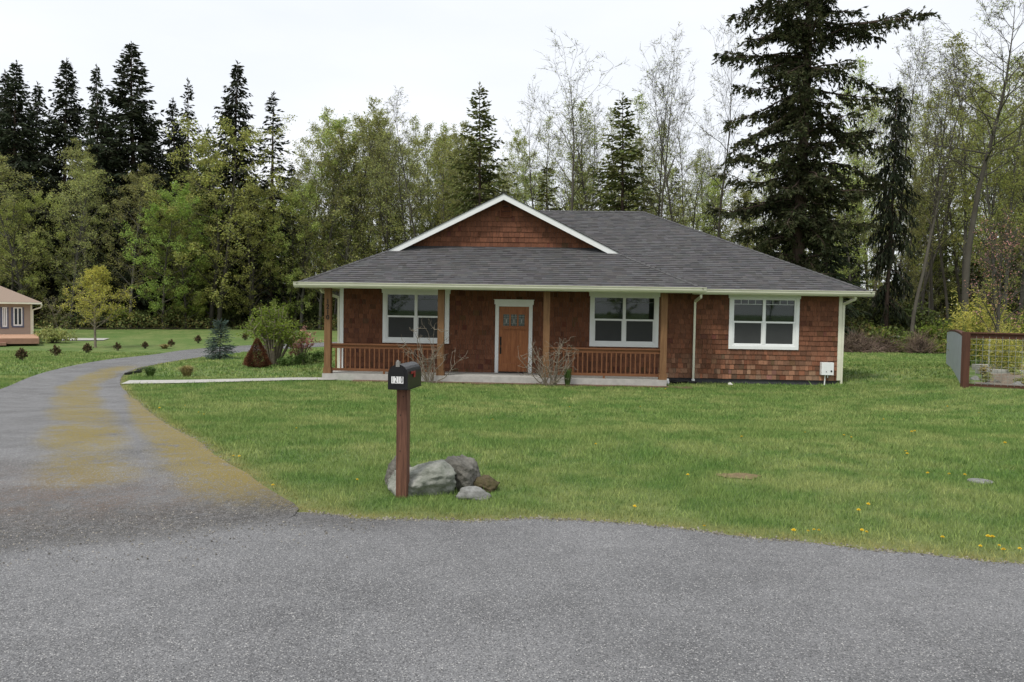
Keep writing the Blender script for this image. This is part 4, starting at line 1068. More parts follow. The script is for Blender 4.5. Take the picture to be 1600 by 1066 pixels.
MAP = [('m2', 255, 300, 70, 'bright green maple in front of the dark firs', 1.0), ('m1', 330, 205, 74, 'large yellow-green maple in the middle of the left woods', 1.1), ('m1', 395, 300, 72, 'rounded spring maple left of the porch roof', 1.0),
       ('m2', 290, 330, 69, 'low bright maple at the wood edge above the driveway bend', .8), ('o1', 40, 240, 70, 'greyish olive tree above the tan house', 1.35), ('o1', 110, 255, 72, 'greyish olive tree behind the yellow tree', 1.2), ('m1', 15, 300, 68, 'yellow-green tree directly behind the tan house roof', .9),
       ('m1', 450, 290, 72, 'spring maple just left of the porch roof corner', .9)]
for k, px, py, y, lb, sx in MAP: place(k, px, py, fit(px, y), lb, sx=sx)
# the rest of the woods, tree by tree
def mass(n, px0, px1, y0, y1, tops, kinds, label, group):
    for i in range(n):
        px = px0 + (px1 - px0) * (i + U(0, 1)) / n; y = fit(px, U(y0, y1)) + U(0, 3)
        place(rng.choice(kinds), px, U(*tops), y, label, group, sx=U(.8, 1.15))
mass(30, -230, 480, 72, 98, (235, 330), ['o1', 'm1', 'o2', 'o1'], 'leafy tree in the crowded left woods', 'trees filling the left woods')
mass(18, -230, 480, 84, 104, (200, 300), ['c1', 'c2', 'g1'], 'dark conifer inside the left woods', 'conifers inside the left woods')
mass(34, 470, 800, 66, 100, (175, 260), ['o1', 'o2', 'a1', 'o2', 'a2'], 'slender alder with thin spring leaves left of the gable', 'alders left of the gable')
mass(12, 480, 820, 72, 104, (270, 350), ['m1', 'g1', 'o1'], 'low leafy tree inside the woods left of the gable', 'low trees left of the gable')
mass(24, 800, 1190, 62, 96, (155, 265), ['b2', 'a1', 'a1', 'a2'], 'slim nearly bare trunk behind the main roof', 'bare alders behind the main roof')
mass(14, 800, 1190, 66, 100, (250, 340), ['o2', 'g2'], 'low leafy tree behind the main roof', 'low trees behind the main roof')
mass(38, 1330, 1760, 50, 86, (60, 190), ['a1', 'a2', 'b2', 'a2', 'o2'], 'slender spring alder in the right woods', 'alders of the right woods')
mass(24, 1170, 1690, 52, 90, (200, 330), ['o2', 'a2', 'g2', 'o1'], 'smaller leafy tree in the right woods', 'small trees of the right woods')
mass(8, 1170, 1690, 58, 84, (300, 390), ['g1', 'c2', 'g1'], 'low conifer in the right woods', 'low conifers of the right woods')

# the big fir and the drooping spruce
def big_fir():
    root = empty('fir_tree', (0, 0, 0), 0, 'huge old fir with a thick reddish trunk, tallest tree behind the right roof', 'tree'); T_ = MB(); L_ = MB()
    Ht = 26.; tp = wander(Vector((0, 0, -.3)), Vector((.01, 0, 1)), Ht, 20, .006, .02); rr = [.40 * (1 - i / 20.) ** .6 + .02 for i in range(21)]
    rr[0] = .55; T_.tube(tp, rr, 12)
    for i in range(26):   # snags
        z = U(4, 13); k = z / Ht * 20; j = int(k); a = U(0, 6.28); p0 = tp[j]; T_.tube(wander(p0, Vector((cos(a), sin(a), U(-.3, .1))), U(.8, 2.6), 3, .15), [.035, .025, .015, .006], 4)
    prof = [(5.6, 3.6), (7, 4.6), (9, 5.0), (11.5, 5.2), (14, 5.4), (15.5, 3.8), (17, 4.8), (19, 6.2), (21, 5), (23, 3.6), (26, .6)]
    pz = [p[0] for p in prof]; pr = [p[1] for p in prof]
    specials = [(17.0, 3.3, 4.6), (16.4, .3, 4.6), (18.6, 3.0, 3.6), (15.6, 2.8, 4.0), (14.2, 3.2, 4.6), (13.8, .1, 3.4), (18.9, .4, 4.2), (8.4, 3.1, 5.2), (8.0, .1, 4.4), (17.6, 0.05, 6.6), (18.2, .1, 5.6), (17.2, 3.25, 5.0), (15.0, 3.0, 4.8), (15.2, .2, 4.6), (10.6, 3.1, 5.2), (9.6, 3.3, 5.0), (12.4, 3.0, 4.4), (13.2, .3, 4.8), (11, .15, 4.8)]
    brs = [(U(5.4, 25.6), None, None) for _ in range(135)] + [(U(4.6, 11), None, None) for _ in range(22)] + specials
    for z, a, ln in brs:
        k = z / Ht * 20; j = min(int(k), 19); base = tp[j].lerp(tp[j + 1], k - j); sp_ = ln is not None
        if not sp_:
            a = U(0, 2 * pi); ln = np.interp(z, pz, pr) * U(.25, .85)
        el = R_(U(-4, 18) + (12 if z > 17 else 0)); d = Vector((cos(a) * cos(el), sin(a) * cos(el), sin(el)))
        n = 7; pts = [base.copy()]; p = base.copy()
        for m_ in range(n):
            d.z += (-.09 if m_ < 4 else .07) + rng.gauss(0, .11); d.x += rng.gauss(0, .14); d.y += rng.gauss(0, .14); d.normalize(); p = p + d * ln / n; pts.append(p.copy())
        T_.tube(pts, [max(.012, .075 * (1 - m_ / 8.)) for m_ in range(8)], 5)
        m = int(ln * 5.6)
        for w in range(m):
            f = .04 + .96 * (w + U(0, 1)) / m; kk = f * n; jj = min(int(kk), n - 1); bp = pts[jj].lerp(pts[jj + 1], kk - jj); ax = (pts[jj + 1] - pts[jj]).normalized()
            sd = ax.cross(Vector((0, 0, 1))).normalized()
            for sg in (-1, 1):
                bl = U(.35, 1.15) * (1.1 - .45 * f); bd = (ax * U(.3, 1) + sd * sg * U(.3, 1) + Vector((0, 0, U(-1.5, .3)))).normalized()
                q = wander(bp, bd, bl, 3, .22, -.12); T_.tube(q, [.014, .011, .008, .004], 3)
                g0 = U(.55, 1.3)
                for u in range(15):
                    kk2 = U(.15, 3); j2 = min(int(kk2), 2); pp = q[j2].lerp(q[j2 + 1], kk2 - j2); g = g0 * U(.75, 1.25)
                    leafquad(L_, pp, U(.16, .34), (g * U(.9, 1.2), g, g * U(.8, 1.1)), (bd + Vector((rng.gauss(0, .6), rng.gauss(0, .6), rng.gauss(-.15, .45)))), .34)
    T_.build('trunk', 'fir_bark', root, smooth=True); L_.build('crown', 'fir_needles', root); return root
bf = big_fir(); g = at(1243, 480, 46); bf.location = (g.x, 46, hz(g.x, 46))
dp = conifer('spruce_tree', 15, 2.3, .2, 'dark_needles', gap=.32, nb=4, fine=1.3, droop=.9, hang=1.5, prof=.42, tip=.0, wid=.4)
g = at(1385, 480, 50); tp_ = at(1385, 122, 50); dp.location = (g.x, 50, hz(g.x, 50)); dp.scale = (.85, .85, (tp_.z - hz(g.x, 50)) / 15)
tag(dp, 'narrow dark spruce with hanging boughs right of the big fir', 'tree')
d2 = conifer('spruce_tree', 9, 3.2, .05, 'dark_needles', gap=.3, nb=6, fine=1.2, droop=.5, hang=.6)
g = at(1300, 480, 47.5); d2.location = (g.x, 48.5, hz(g.x, 48.5)); d2.scale = (1, 1, .95); tag(d2, 'broad dark spruce under the big fir, right of its trunk', 'tree')
d3 = copy_tree(d2); g = at(1205, 480, 50); d3.location = (g.x, 51, hz(g.x, 51)); d3.scale = (.8, .8, .8); tag(d3, 'low dark spruce behind the roof, left of the big fir trunk', 'tree')
d4 = copy_tree(d2); g = at(160, 480, 74); d4.location = (g.x, 73, hz(g.x, 73)); d4.scale = (1, 1, .8); tag(d4, 'low dark spruce behind the yellow tree', 'tree')
d5 = copy_tree(d2); g = at(205, 480, 76); d5.location = (g.x, 76, hz(g.x, 76)); d5.scale = (1.2, 1.2, 1); tag(d5, 'dark spruce at the wood edge left of the bright maple', 'tree')

# dark far wood closing the view, and undergrowth along the edge
def far_wood():
    b = MB()
    for i in range(36000):
        px = U(-420, 1960); y = U(100, 118)
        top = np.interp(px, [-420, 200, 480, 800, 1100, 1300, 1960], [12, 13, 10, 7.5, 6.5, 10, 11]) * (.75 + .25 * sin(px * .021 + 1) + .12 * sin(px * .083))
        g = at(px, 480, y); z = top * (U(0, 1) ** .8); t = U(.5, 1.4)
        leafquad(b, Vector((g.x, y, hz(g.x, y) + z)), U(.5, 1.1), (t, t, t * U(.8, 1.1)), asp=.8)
    for i in range(260):
        px = U(-420, 1960); y = U(98, 112); g = at(px, 480, y); zg = hz(g.x, y)
        b.tube(wander(Vector((g.x, y, zg)), Vector((rng.gauss(0, .03), 0, 1)), U(7, 14), 3, .02), [.14, .11, .08, .03], 4, (1.6, 1.3, 1.3))
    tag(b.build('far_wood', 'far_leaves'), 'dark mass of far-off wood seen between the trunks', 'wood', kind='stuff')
far_wood()
def undergrowth():
    b = MB()
    for i in range(40000):
        px = U(-300, 1800); x0 = at(px, 480, 60).x / 60
        y = 45.
        # solve for the wood edge along this line of sight
        for _ in range(6): y = wood_edge(x0 * y)
        y += abs(rng.gauss(0, 5)) - .3
        x = x0 * y; env = (.9 + .6 * sin(x * .55) * sin(x * .21 + 1) + .3 * sin(x * 1.7 + y)) * (1 + (y - wood_edge(x)) * .12)
        z = max(.05, env) * U(0, 1) ** .7 * 1.0; t = U(.45, 1.5); br = rng.random() < .35
        leafquad(b, Vector((x, y, hz(x, y) + z)), U(.12, .32), (t * (1.35 if br else 1), t * (.95 if br else 1), t), asp=.6)
    tag(b.build('undergrowth', 'brush_leaves'), 'dark tangled undergrowth along the foot of the woods', 'undergrowth', kind='stuff')
undergrowth()
def bushmesh(name, r, h, n, leaf, leaves, bark='bark', stems=14, base=.05, top_bias=1.0, aniso=1, pointed=False, seedtint=(.6, 1.4)):
    root = empty(name, (0, 0, 0)); T_ = MB(); L_ = MB(); tips = []
    for i in range(stems):
        a = U(0, 6.28); o = U(0, .85) ** .7; end = Vector((cos(a) * r * o, sin(a) * r * o, h * (U(.55, 1) * (1 - .45 * o * o)) if not pointed else h * (1 - o) * U(.8, 1)))
        st = Vector((cos(a) * r * .08, sin(a) * r * .08, -.05)); mid = st.lerp(end, .5) + Vector((rng.gauss(0, .06) * r, rng.gauss(0, .06) * r, .08 * h))
        T_.tube([st, mid, end], [.018 * h, .012 * h, .004 * h], 4)
        for j in range(5):
            p = mid.lerp(end, U(0, 1)); q = p + Vector((rng.gauss(0, 1), rng.gauss(0, 1), rng.gauss(.4, .8))).normalized() * r * U(.2, .42)
            q.z = max(.04, q.z); T_.tube([p, q], [.006 * h, .002 * h], 3); tips.append((p, q))
    for i in range(n):
        a, c = rng.choice(tips); p = a.lerp(c, U(0, 1.15)) + Vector((rng.gauss(0, r * .05), rng.gauss(0, r * .05), rng.gauss(0, r * .05)))
        if p.z < .02: p.z = .03
        g = U(*seedtint); leafquad(L_, p, leaf * U(.6, 1.3), (g * U(.9, 1.1), g, g * U(.7, 1.2)), asp=.5)
    T_.build('stem', bark, root); L_.build('foliage', leaves, root); return root
def put(o, px, py, y, label=None, cat=None, group=None, s=1, dz=0):
    g = at(px, py, y); o.location = (g.x, y, hz(g.x, y) + dz); o.scale = (s, s, s) if not isinstance(s, tuple) else s; tag(o, label, cat, group); return o
# shrubs at the wood edge
sA = bushmesh('shrub', 1.7, 2.2, 2600, .19, 'brush_leaves', stems=22); sB = bushmesh('shrub', 1.5, 1.9, 2000, .17, 'shrub_leaves', stems=20)
first = {id(sA): True, id(sB): True}
for i in range(46):
    src = sA if rng.random() < .5 else sB
    px = -40 + 1700 * (i + U(0, 1)) / 46; y = fit(px, 44) + U(0, 5); o = src if first.pop(id(src), None) else copy_tree(src)
    if 560 < px < 1280 and i % 2: pass
    left = px < 520; put(o, px, 480, y, s=U(.7, 1.5)); o.rotation_euler = (0, 0, U(0, 6))
    tag(o, ('dark shrub' if src is sA else 'yellow-green shrub') + (' at the foot of the left woods' if left else ' at the foot of the woods behind and right of the house'), 'shrub', ('shrubs along the left wood edge' if left else 'shrubs along the right wood edge') + (' dark' if src is sA else ' bright'))

# garden plants left of the house
put(bushmesh('shrub', 1.25, 2.35, 6500, .085, 'shrub_leaves', 'grey_twig', stems=34), 428, 566, 29.6, 'large loose yellow-green shrub left of the porch', 'shrub', s=(1.12, 1.0, 1.0))
put(bushmesh('shrub', .62, 1.5, 1300, .08, 'blossom', 'grey_twig', stems=14), 470, 560, 31, 'thin pinkish flowering shrub at the right side of the big green one', 'shrub')
def cone_shrub():
    root = empty('shrub', (0, 0, 0)); T_ = MB(); L_ = MB(); R0, H0 = .50, 1.02
    for i in range(40):
        z = U(.05, .9) * H0; a = U(0, 6.28); T_.tube([Vector((0, 0, max(0, z - .15))), Vector((cos(a) * R0 * (1 - z / H0) * .9, sin(a) * R0 * (1 - z / H0) * .9, z))], [.008, .003], 4)
    for i in range(15000):
        z = H0 * (1 - U(0, 1) ** .55); a = U(0, 6.28); lump = 1 + .10 * sin(a * 5 + z * 9) + .07 * sin(a * 11 - z * 17)
        rr = R0 * (1 - z / H0) ** .8 * lump * min(1, .55 + z * 4) * U(.45, 1) ** .4; g = U(.5, 1.5) * (1 + .3 * sin(a * 5 + z * 9))
        leafquad(L_, Vector((cos(a) * rr, sin(a) * rr, z + .01)), U(.025, .055), (g, g, g * .9), Vector((cos(a) + rng.gauss(0, .5), sin(a) + rng.gauss(0, .5), .9 + rng.gauss(0, .4))), .35)
    T_.build('stem', 'bark', root); L_.build('foliage', 'red_foliage', root); return root
put(cone_shrub(), 402, 573, 28.2, 'dense rust-red cone-shaped shrub', 'shrub')
bs = conifer('spruce_tree', 1.95, .85, .03, 'blue_needles', gap=.10, nb=7, fine=3.2, droop=.1, prof=.95, hang=.12, wid=.35, r0=.035)
put(bs, 343, 560, 34.3, 'small blue-green spruce on the lawn beside the driveway', 'tree', s=(.88, .88, .95))
for q, (px, py, y, r, h_, lf, nm) in enumerate([(470, 548, 30, .5, .4, 'white_petal', 'low plant with white flowers beside the big green shrub'), (497, 545, 31.5, .6, .38, 'tuft_green', 'low bright green perennial clump left of the porch post'), (445, 552, 29, .4, .3, 'white_petal', 'low white-flowered clump in front of the big green shrub')]):
    put(bushmesh('perennial', r, h_, 1500, .06, 'tuft_green', stems=16), px, py, y, nm, 'plant')
def tuft(name, r, h_, n, m, w=.006, flop=.5):
    b = MB()
    for i in range(n):
        a = U(0, 6.28); l = h_ * U(.6, 1.1); o = r * .25 * U(0, 1); k = U(.1, 1) * flop; s = Vector((cos(a) * o, sin(a) * o, 0)); d = Vector((cos(a), sin(a), 0)); e = d.cross(Vector((0, 0, 1))) * w
        m1 = s + d * r * k * .5 + Vector((0, 0, l * .7)); t = s + d * r * k * 1.3 + Vector((0, 0, l * (1 - .5 * k))); g = U(.6, 1.4)
        b.quad(s - e, s + e, m1 + e * .8, m1 - e * .8, (g, g, g)); b.poly([m1 - e * .8, m1 + e * .8, t], (g, g, g))
    return b.build(name, m)
put(tuft('grass_tuft', .30, .36, 500, 'tuft_green', .008, .8), 235, 586, 23.8, 'green ornamental grass tuft near the start of the concrete path', 'plant')
put(tuft('grass_tuft', .36, .40, 600, 'dry_grass', .008, .8), 292, 586, 24.0, 'straw-coloured ornamental grass tuft near the concrete path', 'plant')
g = hw(1.72, -1.85); o = tuft('grass_tuft', .28, .55, 220, 'tuft_green', .007, .5); o.location = (g.x, g.y, -.56); tag(o, 'upright green grass clump against the porch slab right of the bare shrub', 'plant')
# bare shrubs in front of the porch
def bare_shrub(seed_spread, h_, n):
    b = MB()
    for i in range(n):
        a = U(0, 6.28); o = U(.25, 1); d = Vector((cos(a) * seed_spread * o, sin(a) * seed_spread * .6 * o, h_ * U(.35, .9)))
        p = wander(Vector((cos(a) * .08, sin(a) * .06, -.04)), d, d.length * 1.05, 6, .20, .10); b.tube(p, [.020, .017, .014, .012, .009, .007, .004], 5)
        for j in range(6):
            k = rng.randint(2, 6); q = wander(p[k], Vector((rng.gauss(0, 1), rng.gauss(0, .8), rng.gauss(.5, .8))), U(.15, .55), 4, .38, .1); b.tube(q, [.0085, .007, .006, .005, .003], 4)
            for l in range(2):
                r = wander(q[rng.randint(1, 4)], Vector((rng.gauss(0, 1), rng.gauss(0, 1), rng.gauss(.4, .8))), U(.08, .22), 3, .4); b.tube(r, [.005, .004, .004, .002], 3)
    return b
o = bare_shrub(.85, 1.7, 14).build('bare_shrub', 'grey_twig'); g = hw(-2.22, -2.0); o.location = (g.x, g.y, -.56); tag(o, 'leafless twiggy shrub in front of the second porch column, just behind the mailbox', 'shrub')
o = bare_shrub(1.15, 1.6, 18).build('bare_shrub', 'grey_twig'); g = hw(1.2, -2.1); o.location = (g.x, g.y, -.56); tag(o, 'wider leafless twiggy shrub in front of the third porch column, right of the door', 'shrub')

# young trees and the hedge starts
yt = broadleaf('young_tree', 5.2, .28, 2.2, 38, 9000, .085, 'grey_twig', 'yellow_leaves', r0=.09, upang=22, shape='cone', sub=6, twig=4)
put(yt, 149, 543, 50.8, 'young tree with a bright yellow-green crown on the far lawn', 'tree')
st_ = broadleaf('young_tree', 2.6, .4, 1.5, 12, 700, .09, 'grey_twig', 'olive_leaves', r0=.06, upang=25, shape='vase', lean=.25)
put(st_, 100, 525, 60.5, 'small nearly bare tree between the tan house and the yellow tree', 'tree')
hs_ = bushmesh('hedge_plant', .32, .62, 500, .10, 'red_foliage', stems=16, seedtint=(.5, 1.1)); M['hedge_leaves'] = mat('hedge_leaves', (.10, .065, .03), .85, var=.4, scale=4, vcol=True, trans=.15)
for c_ in hs_.children:
    if c_.name.startswith('foliage'): c_.data.materials[0] = M['hedge_leaves']
hp = [(33, 560, 33.1, 'first and nearest from the left'), (88, 553, 40, 'second from the left'), (136, 549, 44.5, 'third from the left, near the yellow tree'), (184, 545, 48, 'fourth from the left, low and dark'),
      (227, 542, 50.5, 'fifth from the left, with upright twigs'), (267, 540, 52.8, 'sixth from the left'), (310, 535, 56.5, 'seventh from the left'), (383, 531, 60, 'farthest, behind the blue spruce')]
for i, (px, py, y, lb) in enumerate(hp):
    o = hs_ if i == 0 else copy_tree(hs_); put(o, px, py, y, 'small brownish hedge plant ' + lb, 'shrub', 'hedge plants in a row across the far lawn', s=U(.7, .95)); o.rotation_euler = (0, 0, U(0, 6))
put(tuft('grass_tuft', .5, .35, 400, 'dry_grass', .012, 1), 257, 543, 50.8, 'dry straw-coloured clump between the hedge plants', 'plant')
put(bushmesh('juniper', 1.35, 1.0, 3500, .13, 'olive_leaves', stems=30), 84, 535, 54.5, 'low spreading juniper beside the deck of the tan house', 'shrub', s=(1.15, .8, .95))

# ------------------------------------------------------------------ tan house at the left
th = empty('house', (-34.35, 57.2, -1.12), R_(31), 'low tan house with brown hipped roof and wooden deck at the left edge', 'house')
b = MB(); b.box(-16, 0, 0, 9, -.3, 2.62); b.build('wall', 'tan_siding', th)
b = MB(); e = .62; zr = 2.66; A = [Vector((-16 - e, -e, zr)), Vector((e, -e, zr)), Vector((e, 9 + e, zr)), Vector((-16 - e, 9 + e, zr))]; h1 = Vector((-4.6, 4.5, zr + 2.35)); h2 = Vector((-11.4, 4.5, zr + 2.35))
b.poly([A[0], A[1], h1, h2]); b.poly([A[1], A[2], h1]); b.poly([A[2], A[3], h2, h1]); b.poly([A[3], A[0], h2]); rf2 = b.build('roof', 'tan_roof', th)
b = MB(); b.box(-16 - e, e, -e - .02, 9 + e, zr - .13, zr - .012); b.build('fascia', 'cream', th)
b = MB(); b.box(-.09, .03, -.04, -.002, -.2, 2.5); b.build('corner_board', 'cream', th)
b = MB(); b.bar((.62, -.6, 2.5), (.55, -.5, 2.3), .07, .08); b.bar((.55, -.5, 2.3), (.02, -.08, 2.1), .07, .08); b.bar((.06, -.09, 2.12), (.06, -.09, .1), .07, .08); b.build('downspout', 'cream', th)
def twin(x0, x1, z0, z1):
    b = MB(); b.box(x0, x1, -.06, -.002, z0, z0 + .09); b.box(x0, x0 + .07, -.06, -.002, z0 + .09, z1); b.box(x1 - .07, x1, -.06, -.002, z0 + .09, z1); b.box(x0, x1, -.06, -.002, z1, z1 + .07)
    w = b.build('window', 'white', th); g = MB(); g.box(x0 + .07, x1 - .07, -.02, -.004, z0 + .09, z1); g.build('pane', 'house_glass', w)
    g = MB(); m_ = x0 + (x1 - x0) * .5; g.box(m_ - .035, m_ + .035, -.05, -.021, z0 + .09, z1); g.build('mullion', 'white', w)
    g = MB(); g.box(x0 - .14, x0 - .002, -.04, -.003, z0, z1 + .06); g.box(x1 + .002, x1 + .09, -.04, -.003, z0, z1 + .06); g.box(x0 - .1, x1 + .1, -.05, -.003, z0 - .12, z0 - .002); g.build('trim', 'blue_trim', w)
twin(-1.05, -.55, 1.1, 2.3) if False else None
twin(-1.12, -.58, .98, 2.22); twin(-1.78, -1.50, .9, 2.22); twin(-5, -3.6, .98, 2.22)
# deck
b = MB()
for i in range(50): b.box(-6 + .0, .35, -7.0 + i * .14, -7.0 + i * .14 + .132, .34, .38)
dk = b.build('deck', 'deck_wood', th)
b = MB(); b.box(-6, .352, -7.05, -7.004, .02, .336); b.box(.353, .39, -7.05, -.02, .02, .336); b.build('deck_fascia', 'deck_side', dk)
b = MB(); b.box(-4.2, -1.4, -7.55, -7.06, -.05, .12); b.build('deck_step', 'deck_side', dk)
tag(strip('far_path', [(-31.9, 56.4), (-29.3, 57.3)], [(-33.5, 58.6), (-29.8, 59.2)], 3, 'concrete', .05), kind='structure')

# ------------------------------------------------------------------ garden fence at the right
FP = Vector((12.17, 21.43, 0)); FD = Vector((6.3, 12.4, 0)); 
def post(parent, p, h_=1.5, w=.13, name='post'):
    b = MB(); z = hz(p.x, p.y); b.box(p.x - w / 2, p.x + w / 2, p.y - w / 2, p.y + w / 2, z - .1, z + h_); return b.build(name, 'fence_wood', parent)
f1 = empty('garden_fence', (0, 0, 0), 0, 'side fence of grey metal sheets running back from the brown corner post', 'fence')
n = 5; P = [FP + FD * (i / n) for i in range(n + 1)]
for i in range(1, n + 1): post(f1, P[i], 1.42, .09)
for i in range(n):
    a, c = P[i], P[i + 1]; za, zc = hz(a.x, a.y), hz(c.x, c.y); b = MB(); m = 40; d = (c - a).normalized(); nn = Vector((-d.y, d.x, 0))
    pr_ = []
    for k in range(m + 1):
        t = .03 + .94 * k / m; q = a.lerp(c, t) + nn * (.06 + (.012 if k % 2 else 0)); z = za + (zc - za) * t; pr_.append((q, z))
    for k in range(m):
        (q, z), (q2, z2) = pr_[k], pr_[k + 1]; b.quad(q + Vector((0, 0, z + .04)), q2 + Vector((0, 0, z2 + .04)), q2 + Vector((0, 0, z2 + 1.36)), q + Vector((0, 0, z + 1.36)))
    b.build('metal_sheet', 'galvanised', f1)
    b = MB(); b.bar(a + Vector((0, 0, za + 1.40)), c + Vector((0, 0, zc + 1.40)), .14, .05); b.build('cap_rail', 'fence_wood', f1)
f2 = empty('garden_fence', (0, 0, 0), 0, 'garden fence front of galvanised wire mesh in a brown wooden frame', 'fence')
Q0 = FP; Q1 = FP + Vector((4.2, -1.95, 0))
post(f2, Q0, 1.50, .15, 'corner_post'); post(f2, FP.lerp(Q1, .62), 1.42, .12); post(f2, Q1, 1.42, .12)
zq = hz(FP.x + 1, FP.y - .4)
b = MB(); b.bar(Q0 + Vector((.07, 0, zq + 1.37)), Q1 + Vector((0, 0, zq + 1.37)), .05, .13); b.bar(Q0 + Vector((.05, 0, zq + 1.45)), Q1 + Vector((0, 0, zq + 1.45)), .15, .035); b.build('top_rail', 'fence_wood', f2)
b = MB(); b.bar(Q0 + Vector((.07, 0, zq + .05)), Q1 + Vector((0, 0, zq + .05)), .04, .07); b.build('bottom_rail', 'fence_wood', f2)
b = MB(); d = Q1 - Q0; L = d.length
for i in range(int(L / .15)):
    q = Q0 + d * ((i + .5) * .15 / L) + Vector((0, -.03, 0)); b.bar(q + Vector((0, 0, zq + .06)), q + Vector((0, 0, zq + 1.36)), .007, .007)
zz = .12
while zz < 1.34:
    b.bar(Q0 + Vector((0, -.034, zq + zz)), Q1 + Vector((0, -.034, zq + zz)), .007, .007); zz += .07 + .075 * min(1, zz / .5)
b.build('wire_mesh', 'wire', f2)
# plants and clutter in the garden
def bamboo():
    root = empty('bamboo', (0, 0, 0)); T_ = MB(); L_ = MB()
    for i in range(70):
        a = U(0, 6.28); o = U(0, 1) ** .6; s = Vector((cos(a) * o * .8, sin(a) * o * .8, 0)); h_ = (3.3 - 1.3 * o) * U(.7, 1.05); p = wander(s, Vector((cos(a) * .22 * o, sin(a) * .22 * o, 1)), h_, 5, .06); T_.tube(p, [.012, .011, .009, .007, .005, .003], 4)
        for j in range(75):
            k = U(.6, 5); q = p[int(min(k, 4.99))].lerp(p[int(min(k, 4.99)) + 1], k % 1) if k < 5 else p[5]
            g = U(.6, 1.4); leafquad(L_, q + Vector((rng.gauss(0, .12), rng.gauss(0, .12), rng.gauss(0, .08))), U(.08, .18), (g, g, g * U(.7, 1.2)), Vector((rng.gauss(0, 1), rng.gauss(0, 1), rng.gauss(.1, .6))), .25)
    T_.build('cane', 'stem', root); L_.build('foliage', 'bamboo_leaves', root); return root
put(bamboo(), 1533, 590, 31.0, 'tall feathery yellow bush just inside the garden fence corner', 'bush', s=(1.05, .9, 1.12))
put(copy_tree([o for o in col.objects if o.name == 'bamboo'][0]), 1572, 590, 26.2, 'shorter feathery yellow bush right of the tall one', 'bush', s=(.6, .6, .62))
bt = broadleaf('blossom_tree', 4.6, .25, 2.0, 26, 1300, .055, 'bark', 'blossom', r0=.09, upang=40, shape='vase', sub=6, twig=4); put(bt, 1556, 560, 29, 'small tree with pinkish-red blossom behind the garden fence', 'tree')
b = MB()
for pts in ([(0, 0, 0), (0, 0, .85), (.12, 0, .95), (1.0, 0, .95), (1.1, 0, .85), (1.1, 0, 0)],): b.tube([Vector(p) for p in pts], [.022] * 6, 8)
b.tube([Vector((0, 0, .55)), Vector((1.1, 0, .55))], [.018] * 2, 6)
put(b.build('pipe_frame', 'white'), 1545, 570, 26.5, 'white pipe hoop standing in the garden', 'frame', s=1.3)
for i, (px, y, L, w, h_, a, mm, lb) in enumerate([(1585, 27.5, 1.3, .6, .2, .15, 'plank', 'low weathered plank bed in the middle of the garden'), (1574, 26, 1.6, .7, .18, -.1, 'block', 'pale block edging in the middle of the garden'), (1590, 23, 1.4, .5, .25, .3, 'plank', 'plank box at the right side of the garden'), (1568, 28.5, 2.0, .5, .2, .05, 'block', 'farthest row of pale blocks in the garden')]):
    b = MB()
    if mm == 'plank':
        for q in range(3):
            z = q * h_ / 3; b.box(-L / 2, L / 2, -w / 2, -w / 2 + .035, z, z + h_ / 3 - .006); b.box(-L / 2, L / 2, w / 2 - .035, w / 2, z, z + h_ / 3 - .006); b.box(-L / 2, -L / 2 + .035, -w / 2 + .036, w / 2 - .036, z, z + h_ / 3 - .006); b.box(L / 2 - .035, L / 2, -w / 2 + .036, w / 2 - .036, z, z + h_ / 3 - .006)
    else:
        x = -L / 2
        while x < L / 2:
            l = U(.2, .36); 
            for q in range(2): b.box(x, x + l - .01, -w / 2 + U(-.02, .02), w / 2 + U(-.02, .02), q * h_ / 2, (q + 1) * h_ / 2 - .005)
            x += l
    o = b.build('raised_bed' if mm == 'plank' else 'block_row', mm); put(o, px, 560, y, lb, 'garden bed'); o.rotation_euler = (0, 0, a)
for i in range(22):
    px = U(1525, 1625); y = U(21.8, 29); r_ = rock('stone', 'rock_small' if i % 2 else 'rock_dark', (0, 0, 0), (U(.08, .2), U(.08, .15), U(.05, .1)), 100 + i, sub=1); put(r_, px, 580, y, 'loose stone lying on the garden soil', 'stone', 'loose stones in the garden')
for i in range(12):
    put(bushmesh('garden_plant', U(.18, .35), U(.2, .45), 260, .07, rng.choice(['tuft_green', 'olive_leaves', 'dry_grass']), stems=9), U(1525, 1625), 580, U(22, 29), 'low plant growing in the garden bed', 'plant', 'low garden plants')

# brush heaps and stones at the right wood edge
def brush_heap(r, h_, n, fan=0):
    b = MB()
    for i in range(n):
        a = U(0, 6.28); o = U(0, 1) ** .6; p = Vector((cos(a) * r * o, sin(a) * r * o * .6, h_ * (1 - o * o) * U(.1, 1)))
        d = Vector((rng.gauss(0, 1), rng.gauss(0, .8), rng.gauss(.1 + fan, .45))); g = U(.6, 1.7)
        b.tube(wander(p, d, U(.4, 1.1), 2, .2), [.016, .011, .004], 3, (g, g * U(.9, 1.05), g * U(.85, 1.05)))
    return b
put(brush_heap(1.25, .95, 1500).build('brush_pile', 'brown_twig'), 1338, 548, 46.0, 'wide dark brown heap of cut branches right of the house', 'brush pile')
put(brush_heap(.9, .75, 800).build('brush_pile', 'brown_twig'), 1378, 548, 46.6, 'lower brown heap of branches beside the wide one', 'brush pile')
put(brush_heap(.6, .8, 450, .9).build('brush_pile', 'brown_twig'), 1437, 545, 45.5, 'small reddish fan-shaped heap of twigs nearest the garden fence', 'brush pile')
for i, (px, s) in enumerate([(1390, .16), (1402, .12), (1416, .1)]):
    y = 49 + i * .4; g = at(px, 516, y); r_ = rock('stone', 'white_stone', (g.x, y, hz(g.x, y) + .85), (s * 1.4, s, s), 60 + i, 1); tag(r_, ['largest', 'middle', 'smallest'][i] + ' of three white stones on the bank behind the brush piles', 'stone')
